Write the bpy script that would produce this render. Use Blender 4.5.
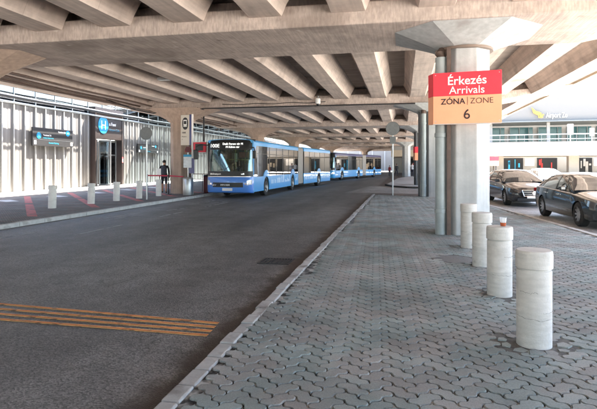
import bpy, math, random
import numpy as np
from mathutils import Vector, Matrix
random.seed(7)
R = math.radians
PI = math.pi
for o in list(bpy.data.objects):
    bpy.data.objects.remove(o)
scene = bpy.context.scene
COL = scene.collection

# ------------------------------------------------------------------ camera
EYE = 1.62
YAW = R(11.8)
cam_d = bpy.data.cameras.new('camera')
cam = bpy.data.objects.new('camera', cam_d)
COL.objects.link(cam)
cam.location = (0, 0, EYE)
cam.rotation_euler = (R(90), 0, YAW)
cam_d.sensor_width = 36
cam_d.lens = 36 * 500 / 597
cam_d.shift_y = -40 / 597
cam_d.clip_start = 0.05
cam_d.clip_end = 3000
scene.camera = cam
# ------------------------------------------------------------------ world, sun, exposure
SUN_EL = R(56)
SUN_AZ = R(24)          # compass: 0 = +Y, clockwise; sun stands ahead, a little to the right of the road
w = bpy.data.worlds.new('World')
scene.world = w
w.use_nodes = True
nt = w.node_tree
nt.nodes.clear()
sky = nt.nodes.new('ShaderNodeTexSky')
sky.sky_type = 'NISHITA'
sky.sun_disc = False
sky.sun_elevation = SUN_EL
sky.sun_rotation = SUN_AZ
sky.air_density = 1.0
sky.dust_density = 1.6
sky.ozone_density = 1.2
bg = nt.nodes.new('ShaderNodeBackground')
bg.inputs['Strength'].default_value = 0.09
wo = nt.nodes.new('ShaderNodeOutputWorld')
nt.links.new(sky.outputs[0], bg.inputs[0])
nt.links.new(bg.outputs[0], wo.inputs[0])
sd = bpy.data.lights.new('sun', 'SUN')
sd.energy = 5.0
sd.angle = R(0.5)
sd.color = (1.0, 0.94, 0.86)
sun = bpy.data.objects.new('sun', sd)
COL.objects.link(sun)
sdir = Vector((math.cos(SUN_EL) * math.sin(SUN_AZ), math.cos(SUN_EL) * math.cos(SUN_AZ), math.sin(SUN_EL)))
sun.rotation_euler = sdir.to_track_quat('Z', 'Y').to_euler()
sun.location = sdir * 60
vs = scene.view_settings
vs.view_transform = 'Standard'
vs.look = 'None'
vs.gamma = 1
vs.exposure = 3.88
vs.use_curve_mapping = False
scene.cycles.max_bounces = 8
scene.cycles.diffuse_bounces = 5
scene.cycles.transparent_max_bounces = 16
scene.cycles.caustics_reflective = False
scene.cycles.caustics_refractive = False
scene.cycles.sample_clamp_indirect = 6

# ------------------------------------------------------------------ helpers
def tag(o, label=None, cat=None, group=None, kind=None):
    if label: o['label'] = label
    if cat: o['category'] = cat
    if group: o['group'] = group
    if kind: o['kind'] = kind
    return o

def empty(name, loc=(0, 0, 0), rz=0.0):
    o = bpy.data.objects.new(name, None)
    COL.objects.link(o)
    o.location = loc
    o.rotation_euler = (0, 0, rz)
    o.empty_display_size = 0.2
    return o

def copy_tree(o, parent=None):
    c = o.copy()
    COL.objects.link(c)
    c.parent = parent
    for ch in list(o.children):
        copy_tree(ch, c)
    return c

class MB:
    def __init__(s):
        s.v = []; s.f = []
    def add(s, vs_, fs_):
        b = len(s.v)
        s.v += [tuple(p) for p in vs_]
        s.f += [tuple(i + b for i in f) for f in fs_]
        return s
    def box(s, x0, x1, y0, y1, z0, z1, m=None):
        p = [(x0, y0, z0), (x1, y0, z0), (x1, y1, z0), (x0, y1, z0), (x0, y0, z1), (x1, y0, z1), (x1, y1, z1), (x0, y1, z1)]
        if m is not None: p = [tuple(m @ Vector(q)) for q in p]
        return s.add(p, [(0, 3, 2, 1), (4, 5, 6, 7), (0, 1, 5, 4), (1, 2, 6, 5), (2, 3, 7, 6), (3, 0, 4, 7)])
    def prism(s, a, b):
        """two matching closed outlines a and b (3D), joined"""
        n = len(a)
        return s.add(list(a) + list(b), [tuple(reversed(range(n))), tuple(range(n, 2 * n))] + [(i, (i + 1) % n, n + (i + 1) % n, n + i) for i in range(n)])
    def yz(s, pts, x0, x1):
        return s.prism([(x0, p[0], p[1]) for p in pts], [(x1, p[0], p[1]) for p in pts])
    def xz(s, pts, y0, y1):
        return s.prism([(p[0], y0, p[1]) for p in pts], [(p[0], y1, p[1]) for p in pts])
    def xy(s, pts, z0, z1):
        return s.prism([(p[0], p[1], z0) for p in pts], [(p[0], p[1], z1) for p in pts])
    def lathe(s, prof, n=24, c=(0, 0, 0), axis='Z', ph=0.0, cap=True):
        vs_, fs_ = [], []
        for r, h in prof:
            for k in range(n):
                a = 2 * PI * (k + ph) / n
                if axis == 'Z': q = (c[0] + r * math.cos(a), c[1] + r * math.sin(a), c[2] + h)
                elif axis == 'X': q = (c[0] + h, c[1] + r * math.cos(a), c[2] + r * math.sin(a))
                else: q = (c[0] + r * math.cos(a), c[1] + h, c[2] + r * math.sin(a))
                vs_.append(q)
        m = len(prof)
        for i in range(m - 1):
            for k in range(n):
                fs_.append((i * n + k, i * n + (k + 1) % n, (i + 1) * n + (k + 1) % n, (i + 1) * n + k))
        if cap and prof[0][0] > 1e-5: fs_.append(tuple(reversed(range(n))))
        if cap and prof[-1][0] > 1e-5: fs_.append(tuple(range((m - 1) * n, m * n)))
        return s.add(vs_, fs_)
    def tube(s, path, r, n=8):
        P = [Vector(p) for p in path]
        vs_, fs_ = [], []
        for i, p in enumerate(P):
            d = (P[min(i + 1, len(P) - 1)] - P[max(i - 1, 0)]).normalized()
            up = Vector((0, 0, 1)) if abs(d.z) < 0.9 else Vector((1, 0, 0))
            a = d.cross(up).normalized(); b = a.cross(d).normalized()
            rr = r[i] if isinstance(r, (list, tuple)) else r
            for k in range(n):
                t = 2 * PI * k / n
                vs_.append(p + a * rr * math.cos(t) + b * rr * math.sin(t))
        for i in range(len(P) - 1):
            for k in range(n):
                fs_.append((i * n + k, i * n + (k + 1) % n, (i + 1) * n + (k + 1) % n, (i + 1) * n + k))
        fs_.append(tuple(reversed(range(n))))
        fs_.append(tuple(range((len(P) - 1) * n, len(P) * n)))
        return s.add(vs_, fs_)
    def grid(s, rows, close=False):
        n = len(rows[0]); vs_ = [p for r in rows for p in r]; fs_ = []
        for i in range(len(rows) - 1):
            for k in range(n if close else n - 1):
                fs_.append((i * n + k, i * n + (k + 1) % n, (i + 1) * n + (k + 1) % n, (i + 1) * n + k))
        return s.add(vs_, fs_)
    def build(s, name, mat, parent=None, smooth=None, bevel=0.0, fix=True):
        me = bpy.data.meshes.new(name)
        me.from_pydata([tuple(p) for p in s.v], [], s.f)
        if fix:
            import bmesh
            bm = bmesh.new(); bm.from_mesh(me)
            bmesh.ops.remove_doubles(bm, verts=bm.verts, dist=1e-5)
            bmesh.ops.recalc_face_normals(bm, faces=bm.faces)
            bm.to_mesh(me); bm.free()
        me.materials.append(mat)
        if smooth is not None:
            me.polygons.foreach_set('use_smooth', [True] * len(me.polygons))
            me.set_sharp_from_angle(angle=R(smooth))
        o = bpy.data.objects.new(name, me)
        COL.objects.link(o)
        if parent is not None: o.parent = parent
        if bevel > 0:
            b = o.modifiers.new('bevel', 'BEVEL'); b.width = bevel; b.segments = 2; b.limit_method = 'ANGLE'; b.angle_limit = R(40)
        return o

def bake(o):
    """apply the modifiers of o into its own mesh"""
    dg = bpy.context.evaluated_depsgraph_get()
    me = bpy.data.meshes.new_from_object(o.evaluated_get(dg))
    o.modifiers.clear()
    o.data = me
    return o

def cut(o, cutters):
    for mb in cutters:
        c = mb.build('cutter', o.data.materials[0])
        m = o.modifiers.new('cut', 'BOOLEAN'); m.operation = 'DIFFERENCE'; m.object = c; m.solver = 'EXACT'
        bpy.context.view_layer.update()
        bake(o)
        bpy.data.objects.remove(c)
    return o

def text(name, body, size, mat, parent, loc, rot, align='LEFT', depth=0.004, bold=0.0, sx=1.0, label=None):
    c = bpy.data.curves.new(name, 'FONT')
    c.body = body; c.size = size; c.align_x = align; c.extrude = depth; c.offset = bold; c.space_line = 0.9
    t = bpy.data.objects.new(name, c)
    COL.objects.link(t)
    bpy.context.view_layer.update()
    dg = bpy.context.evaluated_depsgraph_get()
    me = bpy.data.meshes.new_from_object(t.evaluated_get(dg))
    bpy.data.objects.remove(t)
    me.materials.clear(); me.materials.append(mat)
    o = bpy.data.objects.new(name, me)
    COL.objects.link(o)
    o.parent = parent
    o.location = loc; o.rotation_euler = rot; o.scale = (sx, 1, 1)
    if label: o['label'] = label
    return o

# ------------------------------------------------------------------ materials
_m = {}
def mat(name, col, rough=0.6, metal=0.0, coat=0.0, spec=0.5, var=0.0, vscale=3.0, bump=0.0, bscale=30.0, emit=None, estr=0.0, streak=None, dark=None, alpha=1.0, seam=None):
    """principled material with noise variation in colour, an optional streaked grain, blotches and bump"""
    if name in _m: return _m[name]
    m = bpy.data.materials.new(name); m.use_nodes = True
    t = m.node_tree; b = t.nodes['Principled BSDF']
    b.inputs['Base Color'].default_value = (*col, 1)
    b.inputs['Roughness'].default_value = rough
    b.inputs['Metallic'].default_value = metal
    b.inputs['Coat Weight'].default_value = coat
    b.inputs['Specular IOR Level'].default_value = spec
    if emit:
        b.inputs['Emission Color'].default_value = (*emit, 1); b.inputs['Emission Strength'].default_value = estr
    tc = t.nodes.new('ShaderNodeTexCoord')
    if var > 0:
        n = t.nodes.new('ShaderNodeTexNoise'); n.inputs['Scale'].default_value = vscale; n.inputs['Detail'].default_value = 8; n.inputs['Roughness'].default_value = 0.65
        t.links.new(tc.outputs['Object'], n.inputs['Vector'])
        r = t.nodes.new('ShaderNodeMapRange'); r.inputs[1].default_value = 0.3; r.inputs[2].default_value = 0.7; r.inputs[3].default_value = 1 - var; r.inputs[4].default_value = 1 + var
        t.links.new(n.outputs['Fac'], r.inputs[0])
        last = r.outputs[0]
        if streak:
            mp = t.nodes.new('ShaderNodeMapping'); mp.inputs['Scale'].default_value = streak
            t.links.new(tc.outputs['Object'], mp.inputs[0])
            n2 = t.nodes.new('ShaderNodeTexNoise'); n2.inputs['Scale'].default_value = 1; n2.inputs['Detail'].default_value = 5
            t.links.new(mp.outputs[0], n2.inputs['Vector'])
            r2 = t.nodes.new('ShaderNodeMapRange'); r2.inputs[1].default_value = 0.3; r2.inputs[2].default_value = 0.7; r2.inputs[3].default_value = 1 - var * 1.1; r2.inputs[4].default_value = 1 + var * 0.9
            t.links.new(n2.outputs['Fac'], r2.inputs[0])
            mu = t.nodes.new('ShaderNodeMath'); mu.operation = 'MULTIPLY'
            t.links.new(last, mu.inputs[0]); t.links.new(r2.outputs[0], mu.inputs[1]); last = mu.outputs[0]
        vm = t.nodes.new('ShaderNodeVectorMath'); vm.operation = 'SCALE'; vm.inputs[0].default_value = col
        t.links.new(last, vm.inputs['Scale'])
        out = vm.outputs[0]
        for dark in ([dark] if isinstance(dark, tuple) else (dark or [])):
            n3 = t.nodes.new('ShaderNodeTexNoise'); n3.inputs['Scale'].default_value = dark[1]; n3.inputs['Detail'].default_value = 4
            t.links.new(tc.outputs['Object'], n3.inputs['Vector'])
            r3 = t.nodes.new('ShaderNodeMapRange'); r3.inputs[1].default_value = dark[2]; r3.inputs[2].default_value = dark[2] + 0.12
            t.links.new(n3.outputs['Fac'], r3.inputs[0])
            mx = t.nodes.new('ShaderNodeMix'); mx.data_type = 'RGBA'
            mx.inputs['B'].default_value = (*dark[0], 1)
            mf = t.nodes.new('ShaderNodeMath'); mf.operation = 'MULTIPLY'; mf.inputs[1].default_value = dark[3]
            t.links.new(r3.outputs[0], mf.inputs[0]); t.links.new(mf.outputs[0], mx.inputs['Factor'])
            t.links.new(out, mx.inputs['A']); out = mx.outputs['Result']
        if seam:       # shutter-board joints every seam metres along Y
            sp = t.nodes.new('ShaderNodeSeparateXYZ'); t.links.new(tc.outputs['Object'], sp.inputs[0])
            q1 = t.nodes.new('ShaderNodeMath'); q1.operation = 'MULTIPLY'; q1.inputs[1].default_value = 1 / seam[0]; t.links.new(sp.outputs['Y'], q1.inputs[0])
            q2 = t.nodes.new('ShaderNodeMath'); q2.operation = 'FRACT'; t.links.new(q1.outputs[0], q2.inputs[0])
            q3 = t.nodes.new('ShaderNodeMapRange'); q3.inputs[1].default_value = 0.0; q3.inputs[2].default_value = 0.03 * 0.5 / seam[0]; q3.inputs[3].default_value = seam[1]; q3.inputs[4].default_value = 1.0; t.links.new(q2.outputs[0], q3.inputs[0])
            q4 = t.nodes.new('ShaderNodeVectorMath'); q4.operation = 'SCALE'; t.links.new(out, q4.inputs[0]); t.links.new(q3.outputs[0], q4.inputs['Scale']); out = q4.outputs[0]
        t.links.new(out, b.inputs['Base Color'])
    if bump > 0:
        n4 = t.nodes.new('ShaderNodeTexNoise'); n4.inputs['Scale'].default_value = bscale; n4.inputs['Detail'].default_value = 6
        t.links.new(tc.outputs['Object'], n4.inputs['Vector'])
        bp = t.nodes.new('ShaderNodeBump'); bp.inputs['Strength'].default_value = bump; bp.inputs['Distance'].default_value = 0.01
        t.links.new(n4.outputs['Fac'], bp.inputs['Height']); t.links.new(bp.outputs[0], b.inputs['Normal'])
    _m[name] = m
    return m

def glass(name, tint, see=0.6, rough=0.02):
    """pane: part see-through tint, part mirror, by fresnel"""
    m = bpy.data.materials.new(name); m.use_nodes = True
    t = m.node_tree; t.nodes.clear()
    o = t.nodes.new('ShaderNodeOutputMaterial')
    tr = t.nodes.new('ShaderNodeBsdfTransparent'); tr.inputs[0].default_value = (*[c * see for c in tint], 1)
    gl = t.nodes.new('ShaderNodeBsdfGlossy'); gl.inputs['Roughness'].default_value = rough; gl.inputs[0].default_value = (0.95, 0.97, 1, 1)
    fr = t.nodes.new('ShaderNodeFresnel'); fr.inputs[0].default_value = 1.55
    ad = t.nodes.new('ShaderNodeMath'); ad.operation = 'MULTIPLY_ADD'; ad.inputs[1].default_value = 1.3; ad.inputs[2].default_value = 0.06
    mx = t.nodes.new('ShaderNodeMixShader')
    t.links.new(fr.outputs[0], ad.inputs[0]); t.links.new(ad.outputs[0], mx.inputs[0])
    t.links.new(tr.outputs[0], mx.inputs[1]); t.links.new(gl.outputs[0], mx.inputs[2]); t.links.new(mx.outputs[0], o.inputs[0])
    return m

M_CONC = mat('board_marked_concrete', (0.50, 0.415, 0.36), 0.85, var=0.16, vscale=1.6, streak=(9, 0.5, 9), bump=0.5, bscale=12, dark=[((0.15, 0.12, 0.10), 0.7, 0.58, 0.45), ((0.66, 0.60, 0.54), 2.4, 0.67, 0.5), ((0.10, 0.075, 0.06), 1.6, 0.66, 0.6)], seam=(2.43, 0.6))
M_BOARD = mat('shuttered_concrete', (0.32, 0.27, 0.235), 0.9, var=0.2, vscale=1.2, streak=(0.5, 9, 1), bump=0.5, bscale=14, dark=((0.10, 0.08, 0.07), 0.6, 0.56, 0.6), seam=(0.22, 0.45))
M_CAP = mat('brushed_concrete', (0.43, 0.355, 0.31), 0.9, var=0.18, vscale=2.2, streak=(22, 1.2, 6), bump=0.6, bscale=25, dark=[((0.16, 0.12, 0.10), 0.5, 0.55, 0.5), ((0.62, 0.56, 0.50), 3.1, 0.66, 0.7), ((0.10, 0.07, 0.055), 1.9, 0.66, 0.6)])
M_PIER = mat('pier_concrete', (0.41, 0.42, 0.415), 0.8, var=0.12, vscale=2.5, streak=(8, 8, 0.4), bump=0.35, bscale=18, dark=((0.20, 0.17, 0.15), 1.1, 0.6, 0.5))
M_SAND_PIER = mat('warm_pier_concrete', (0.44, 0.33, 0.26), 0.85, var=0.12, vscale=2.5, streak=(8, 8, 0.4), bump=0.35, bscale=18)
M_BOLL = mat('bollard_concrete', (0.52, 0.50, 0.465), 0.8, var=0.10, vscale=5, streak=(6, 6, 24), bump=0.35, bscale=60, dark=((0.25, 0.23, 0.2), 6.0, 0.64, 0.55))
M_PVC = mat('painted_pipe', (0.30, 0.34, 0.34), 0.4, var=0.12, vscale=4, streak=(10, 10, 1))
M_BROWN = mat('rusty_steel', (0.10, 0.065, 0.05), 0.6, var=0.3, vscale=6, bump=0.3)
M_DKSTEEL = mat('dark_steel', (0.03, 0.03, 0.032), 0.45, metal=0.3)
M_GALV = mat('galvanised_steel', (0.45, 0.47, 0.48), 0.35, metal=0.85, var=0.08, vscale=6)
M_GREYSIGN = mat('grey_sign_back', (0.16, 0.17, 0.17), 0.5, metal=0.3, var=0.15, vscale=8)
M_WHITE = mat('white_paint', (0.78, 0.78, 0.76), 0.5)
M_CREAM = mat('cream_render', (0.42, 0.35, 0.27), 0.8, var=0.06, vscale=1.0)
M_BLACK = mat('black_plastic', (0.012, 0.012, 0.013), 0.4)
M_RUBBER = mat('tyre_rubber', (0.018, 0.018, 0.018), 0.85, var=0.2, vscale=20)
M_RED = mat('sign_red', (0.80, 0.030, 0.055), 0.45, var=0.05, vscale=4)
M_ORANGE = mat('sign_orange', (0.90, 0.40, 0.22), 0.45, var=0.04, vscale=4)
M_INK = mat('sign_ink', (0.03, 0.012, 0.012), 0.5)
M_SIGNW = mat('sign_white', (0.85, 0.83, 0.80), 0.5)
M_BROWNSIGN = mat('brown_sign', (0.020, 0.012, 0.010), 0.45, var=0.15, vscale=3)
M_SIGNBLUE = mat('sign_blue', (0.012, 0.26, 0.46), 0.45)
M_BUSBLUE = mat('bus_blue', (0.065, 0.40, 0.84), 0.28, coat=0.6, var=0.05, vscale=1.5)
M_BUSFRONT = mat('bus_front_blue', (0.085, 0.25, 0.70), 0.28, coat=0.6, var=0.05, vscale=1.5)
M_BUSNAVY = mat('bus_dark_blue', (0.04, 0.05, 0.17), 0.35, coat=0.3)
M_DECAL = mat('pale_decal', (0.42, 0.62, 0.85), 0.4)
M_BELLOWS = mat('bellows_fabric', (0.33, 0.31, 0.29), 0.8, var=0.1, vscale=5)
M_SEAT = mat('seat_fabric', (0.10, 0.12, 0.22), 0.8)
M_POLE = mat('rail_paint', (0.55, 0.42, 0.08), 0.4)
M_LED = mat('led_display', (0.9, 0.9, 0.9), 0.5, emit=(1, 1, 0.95), estr=0.12)
M_LAMP = mat('headlamp_lens', (0.75, 0.77, 0.8), 0.15, metal=0.3, coat=0.6)
M_CARLAMP = mat('smoked_lamp', (0.10, 0.105, 0.11), 0.08, metal=0.5, coat=1.0)
M_CAR = mat('black_car_paint', (0.012, 0.012, 0.014), 0.22, coat=1.0, metal=0.2)
M_CARG = mat('dark_teal_car_paint', (0.022, 0.030, 0.032), 0.2, coat=1.0, metal=0.4)
M_CARW = mat('silver_car_paint', (0.55, 0.56, 0.58), 0.25, coat=0.8, metal=0.4)
M_CARGLASS = mat('car_glass', (0.03, 0.035, 0.035), 0.03, spec=1.0, coat=1.0)
M_CHROME = mat('chrome', (0.8, 0.8, 0.82), 0.12, metal=1.0)
M_ALLOY = mat('alloy_rim', (0.42, 0.43, 0.44), 0.3, metal=0.6)
M_SKIN = mat('skin', (0.50, 0.28, 0.19), 0.55)
M_HAIR = mat('dark_hair', (0.02, 0.014, 0.01), 0.7)
M_JACKET = mat('black_jacket', (0.012, 0.013, 0.016), 0.8)
M_TROUSER = mat('dark_trousers', (0.03, 0.03, 0.045), 0.85)
M_TEE = mat('pale_shirt', (0.60, 0.60, 0.62), 0.85)
M_REDCLOTH = mat('red_cloth', (0.35, 0.03, 0.03), 0.85)
M_MAROON = mat('maroon_metal', (0.10, 0.012, 0.015), 0.5)
M_BELT = mat('red_belt', (0.42, 0.02, 0.05), 0.7)
M_TERM = mat('white_cladding', (0.26, 0.255, 0.245), 0.6, var=0.05, vscale=0.4)
M_STRIPE = mat('orange_road_paint', (0.66, 0.22, 0.07), 0.7, var=0.28, vscale=12, dark=((0.08, 0.07, 0.06), 9, 0.56, 0.75))
M_STRIPEY = mat('yellow_road_paint', (0.78, 0.50, 0.20), 0.7, var=0.2, vscale=14, dark=((0.10, 0.08, 0.06), 8, 0.54, 0.8))
M_ROADW = mat('worn_white_paint', (0.42, 0.42, 0.41), 0.75, var=0.3, vscale=10, dark=((0.06, 0.06, 0.06), 4, 0.50, 0.9))
M_PAVERED = mat('pink_paint', (0.50, 0.15, 0.14), 0.8, var=0.3, vscale=5, dark=((0.14, 0.12, 0.12), 2.5, 0.52, 0.8))
G_BUS = glass('bus_side_glass', (0.80, 0.86, 0.86), 0.85)
G_DARK = glass('bus_windscreen_glass', (0.55, 0.78, 0.70), 0.95)
G_BUSD = glass('bus_tinted_glass', (0.22, 0.24, 0.26), 0.8)
G_CLEAR = glass('clear_pane', (0.85, 0.93, 0.96), 0.9)
G_TEAL = mat('teal_glazing', (0.02, 0.075, 0.085), 0.12, spec=0.5)

def asphalt(name, col, gutter=False):
    m = bpy.data.materials.new(name); m.use_nodes = True
    t = m.node_tree; L = t.links.new; b = t.nodes['Principled BSDF']; b.inputs['Roughness'].default_value = 0.55
    tc = t.nodes.new('ShaderNodeNewGeometry')
    def noise(sc, det=4, mapping=None):
        n = t.nodes.new('ShaderNodeTexNoise'); n.inputs['Scale'].default_value = sc; n.inputs['Detail'].default_value = det
        src = tc.outputs['Position']
        if mapping:
            mp = t.nodes.new('ShaderNodeMapping'); mp.inputs['Scale'].default_value = mapping; L(src, mp.inputs[0]); src = mp.outputs[0]
        L(src, n.inputs['Vector']); return n.outputs['Fac']
    def rng(x, a, c, lo, hi):
        r = t.nodes.new('ShaderNodeMapRange'); r.inputs[1].default_value = a; r.inputs[2].default_value = c; r.inputs[3].default_value = lo; r.inputs[4].default_value = hi
        L(x, r.inputs[0]); return r.outputs[0]
    def mul(a, c):
        q = t.nodes.new('ShaderNodeMath'); q.operation = 'MULTIPLY'; L(a, q.inputs[0]); L(c, q.inputs[1]); return q.outputs[0]
    f = mul(rng(noise(0.35, 5), 0.3, 0.7, 0.82, 1.18), rng(noise(1.0, 4, (0.9, 0.10, 1)), 0.3, 0.7, 0.68, 1.32))   # wheel-track wear
    vo = t.nodes.new('ShaderNodeTexVoronoi'); vo.inputs['Scale'].default_value = 75; L(tc.outputs['Position'], vo.inputs['Vector'])
    sp = t.nodes.new('ShaderNodeSeparateColor'); L(vo.outputs['Color'], sp.inputs[0])
    f = mul(f, rng(sp.outputs[0], 0, 1, 0.42, 1.75))                                   # aggregate
    f = mul(f, rng(noise(7, 3), 0.60, 0.72, 1.0, 0.72))                                # oil spots
    f = mul(f, rng(noise(2.3, 7), 0.35, 0.65, 0.84, 1.16))                              # blotches
    vc = t.nodes.new('ShaderNodeTexVoronoi'); vc.feature = 'DISTANCE_TO_EDGE'; vc.inputs['Scale'].default_value = 0.45
    wp = t.nodes.new('ShaderNodeVectorMath'); wp.operation = 'ADD'
    nw = t.nodes.new('ShaderNodeTexNoise'); nw.inputs['Scale'].default_value = 2.0; nw.inputs['Detail'].default_value = 6; L(tc.outputs['Position'], nw.inputs['Vector'])
    L(nw.outputs['Color'], wp.inputs[0]); L(tc.outputs['Position'], wp.inputs[1]); L(wp.outputs[0], vc.inputs['Vector'])
    ck = rng(vc.outputs['Distance'], 0.0, 0.007, 0.0, 1.0); mk = rng(noise(0.5, 2), 0.50, 0.56, 1.0, 0.45)
    mxc = t.nodes.new('ShaderNodeMath'); mxc.operation = 'MAXIMUM'; L(ck, mxc.inputs[0]); L(mk, mxc.inputs[1])
    f = mul(f, rng(mxc.outputs[0], 0.45, 1.0, 0.55, 1.0))                               # cracks, in some areas only
    sc = t.nodes.new('ShaderNodeVectorMath'); sc.operation = 'SCALE'; sc.inputs[0].default_value = col; L(f, sc.inputs['Scale'])
    out = sc.outputs[0]
    if gutter:                                                                         # brown silt lying along the kerb foot
        xyz = t.nodes.new('ShaderNodeSeparateXYZ'); L(tc.outputs['Position'], xyz.inputs[0])
        ad = t.nodes.new('ShaderNodeMath'); ad.operation = 'ADD'; L(xyz.outputs[0], ad.inputs[0]); L(rng(noise(3.5, 8), 0.25, 0.75, -0.16, 0.16), ad.inputs[1])
        fac = rng(ad.outputs[0], -2.02, -1.80, 0.0, 0.85)
        mx = t.nodes.new('ShaderNodeMix'); mx.data_type = 'RGBA'; mx.inputs['B'].default_value = (0.030, 0.017, 0.012, 1)
        L(fac, mx.inputs['Factor']); L(out, mx.inputs['A']); out = mx.outputs['Result']
    L(out, b.inputs['Base Color'])
    bp = t.nodes.new('ShaderNodeBump'); bp.inputs['Strength'].default_value = 0.7; bp.inputs['Distance'].default_value = 0.006
    L(vo.outputs['Distance'], bp.inputs['Height']); L(bp.outputs[0], b.inputs['Normal'])
    return m

def paver_mat(name, col, scale=None):
    """per-stone tint from the island, plus dirt; scale -> a brick texture instead of modelled stones"""
    m = bpy.data.materials.new(name); m.use_nodes = True
    t = m.node_tree; L = t.links.new; b = t.nodes['Principled BSDF']; b.inputs['Roughness'].default_value = 0.88; b.inputs['Specular IOR Level'].default_value = 0.25
    g = t.nodes.new('ShaderNodeNewGeometry')
    n = t.nodes.new('ShaderNodeTexNoise'); n.inputs['Scale'].default_value = 0.9; n.inputs['Detail'].default_value = 6; L(g.outputs['Position'], n.inputs['Vector'])
    r = t.nodes.new('ShaderNodeMapRange'); r.inputs[1].default_value = 0.3; r.inputs[2].default_value = 0.7; r.inputs[3].default_value = 0.72; r.inputs[4].default_value = 1.22; L(n.outputs['Fac'], r.inputs[0])
    n2 = t.nodes.new('ShaderNodeTexNoise'); n2.inputs['Scale'].default_value = 90; n2.inputs['Detail'].default_value = 3; L(g.outputs['Position'], n2.inputs['Vector'])
    r2 = t.nodes.new('ShaderNodeMapRange'); r2.inputs[1].default_value = 0.3; r2.inputs[2].default_value = 0.7; r2.inputs[3].default_value = 0.85; r2.inputs[4].default_value = 1.15; L(n2.outputs['Fac'], r2.inputs[0])
    mu = t.nodes.new('ShaderNodeMath'); mu.operation = 'MULTIPLY'; L(r.outputs[0], mu.inputs[0]); L(r2.outputs[0], mu.inputs[1])
    if scale is None:
        cr = t.nodes.new('ShaderNodeMapRange'); cr.inputs[3].default_value = 0.86; cr.inputs[4].default_value = 1.14; L(g.outputs['Random Per Island'], cr.inputs[0]); rnd = cr.outputs[0]
    else:
        br = t.nodes.new('ShaderNodeTexBrick'); br.inputs['Scale'].default_value = scale; br.inputs['Color1'].default_value = (0.85,) * 3 + (1,); br.inputs['Color2'].default_value = (1.15,) * 3 + (1,)
        br.inputs['Mortar'].default_value = (0.35,) * 3 + (1,); br.inputs['Mortar Size'].default_value = 0.03; L(g.outputs['Position'], br.inputs['Vector'])
        sp = t.nodes.new('ShaderNodeSeparateColor'); L(br.outputs[0], sp.inputs[0]); rnd = sp.outputs[0]
    m2 = t.nodes.new('ShaderNodeMath'); m2.operation = 'MULTIPLY'; L(mu.outputs[0], m2.inputs[0]); L(rnd, m2.inputs[1])
    hn = t.nodes.new('ShaderNodeTexNoise'); hn.inputs['Scale'].default_value = 1.7; hn.inputs['Detail'].default_value = 5; L(g.outputs['Position'], hn.inputs['Vector'])
    hm = t.nodes.new('ShaderNodeMix'); hm.data_type = 'RGBA'; hm.inputs['A'].default_value = (col[0] * .93, col[1] * 1.02, col[2] * 1.03, 1); hm.inputs['B'].default_value = (col[0] * 1.05, col[1] * .985, col[2] * .98, 1)
    hr = t.nodes.new('ShaderNodeMapRange'); hr.inputs[1].default_value = .42; hr.inputs[2].default_value = .58; L(hn.outputs['Fac'], hr.inputs[0]); L(hr.outputs[0], hm.inputs['Factor'])
    sc = t.nodes.new('ShaderNodeVectorMath'); sc.operation = 'SCALE'; L(hm.outputs['Result'], sc.inputs[0]); L(m2.outputs[0], sc.inputs['Scale'])
    L(sc.outputs[0], b.inputs['Base Color'])
    bp = t.nodes.new('ShaderNodeBump'); bp.inputs['Strength'].default_value = 0.4; bp.inputs['Distance'].default_value = 0.004
    L(n2.outputs['Fac'], bp.inputs['Height']); L(bp.outputs[0], b.inputs['Normal'])
    return m

M_ASPH = asphalt('road_asphalt', (0.120, 0.116, 0.110), True)
M_ASPH2 = asphalt('brightened_asphalt', (0.20, 0.195, 0.185))
M_GROUND = asphalt('far_ground', (0.50, 0.48, 0.44))
M_PAVER = paver_mat('paver_grey', (0.238, 0.246, 0.230))
M_PAVEL = paver_mat('small_setts', (0.24, 0.22, 0.205), 5.5)
M_JOINT = mat('joint_sand', (0.36, 0.36, 0.34), 0.9, var=0.35, vscale=9, dark=((0.012, 0.012, 0.011), 7.0, 0.42, 0.95))
M_KERB = mat('kerb_stone', (0.36, 0.35, 0.33), 0.85, var=0.2, vscale=3, bump=0.5, bscale=30, dark=((0.12, 0.10, 0.085), 2.5, 0.55, 0.7))

# ------------------------------------------------------------------ the setting: ground, road, pavements
RZ = -0.10
def sheet(name, pts, z, m, label=None):
    o = MB().add([(x, y, z) for x, y in pts], [tuple(range(len(pts)))]).build(name, m)
    o['kind'] = 'structure'
    return o
sheet('ground', [(-900, -400), (900, -400), (900, 1500), (-900, 1500)], RZ - 0.02, M_GROUND)
sheet('road', [(-10.4, -40), (-1.6, -40), (-1.6, 28), (9, 28), (8, 40), (8, 135), (-10.4, 135)], RZ, M_ASPH)
sheet('side_road', [(3.0, -40), (7.6, -40), (7.6, 27.9), (3.0, 27.9)], RZ + 0.004, M_ASPH2)
sheet('far_road', [(-3.5, 30.5), (16, 28.2), (16, 36), (-2.5, 40)], RZ + 0.006, M_ASPH2)  # crossing coloured paler than the road, standing in for the light on it

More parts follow.
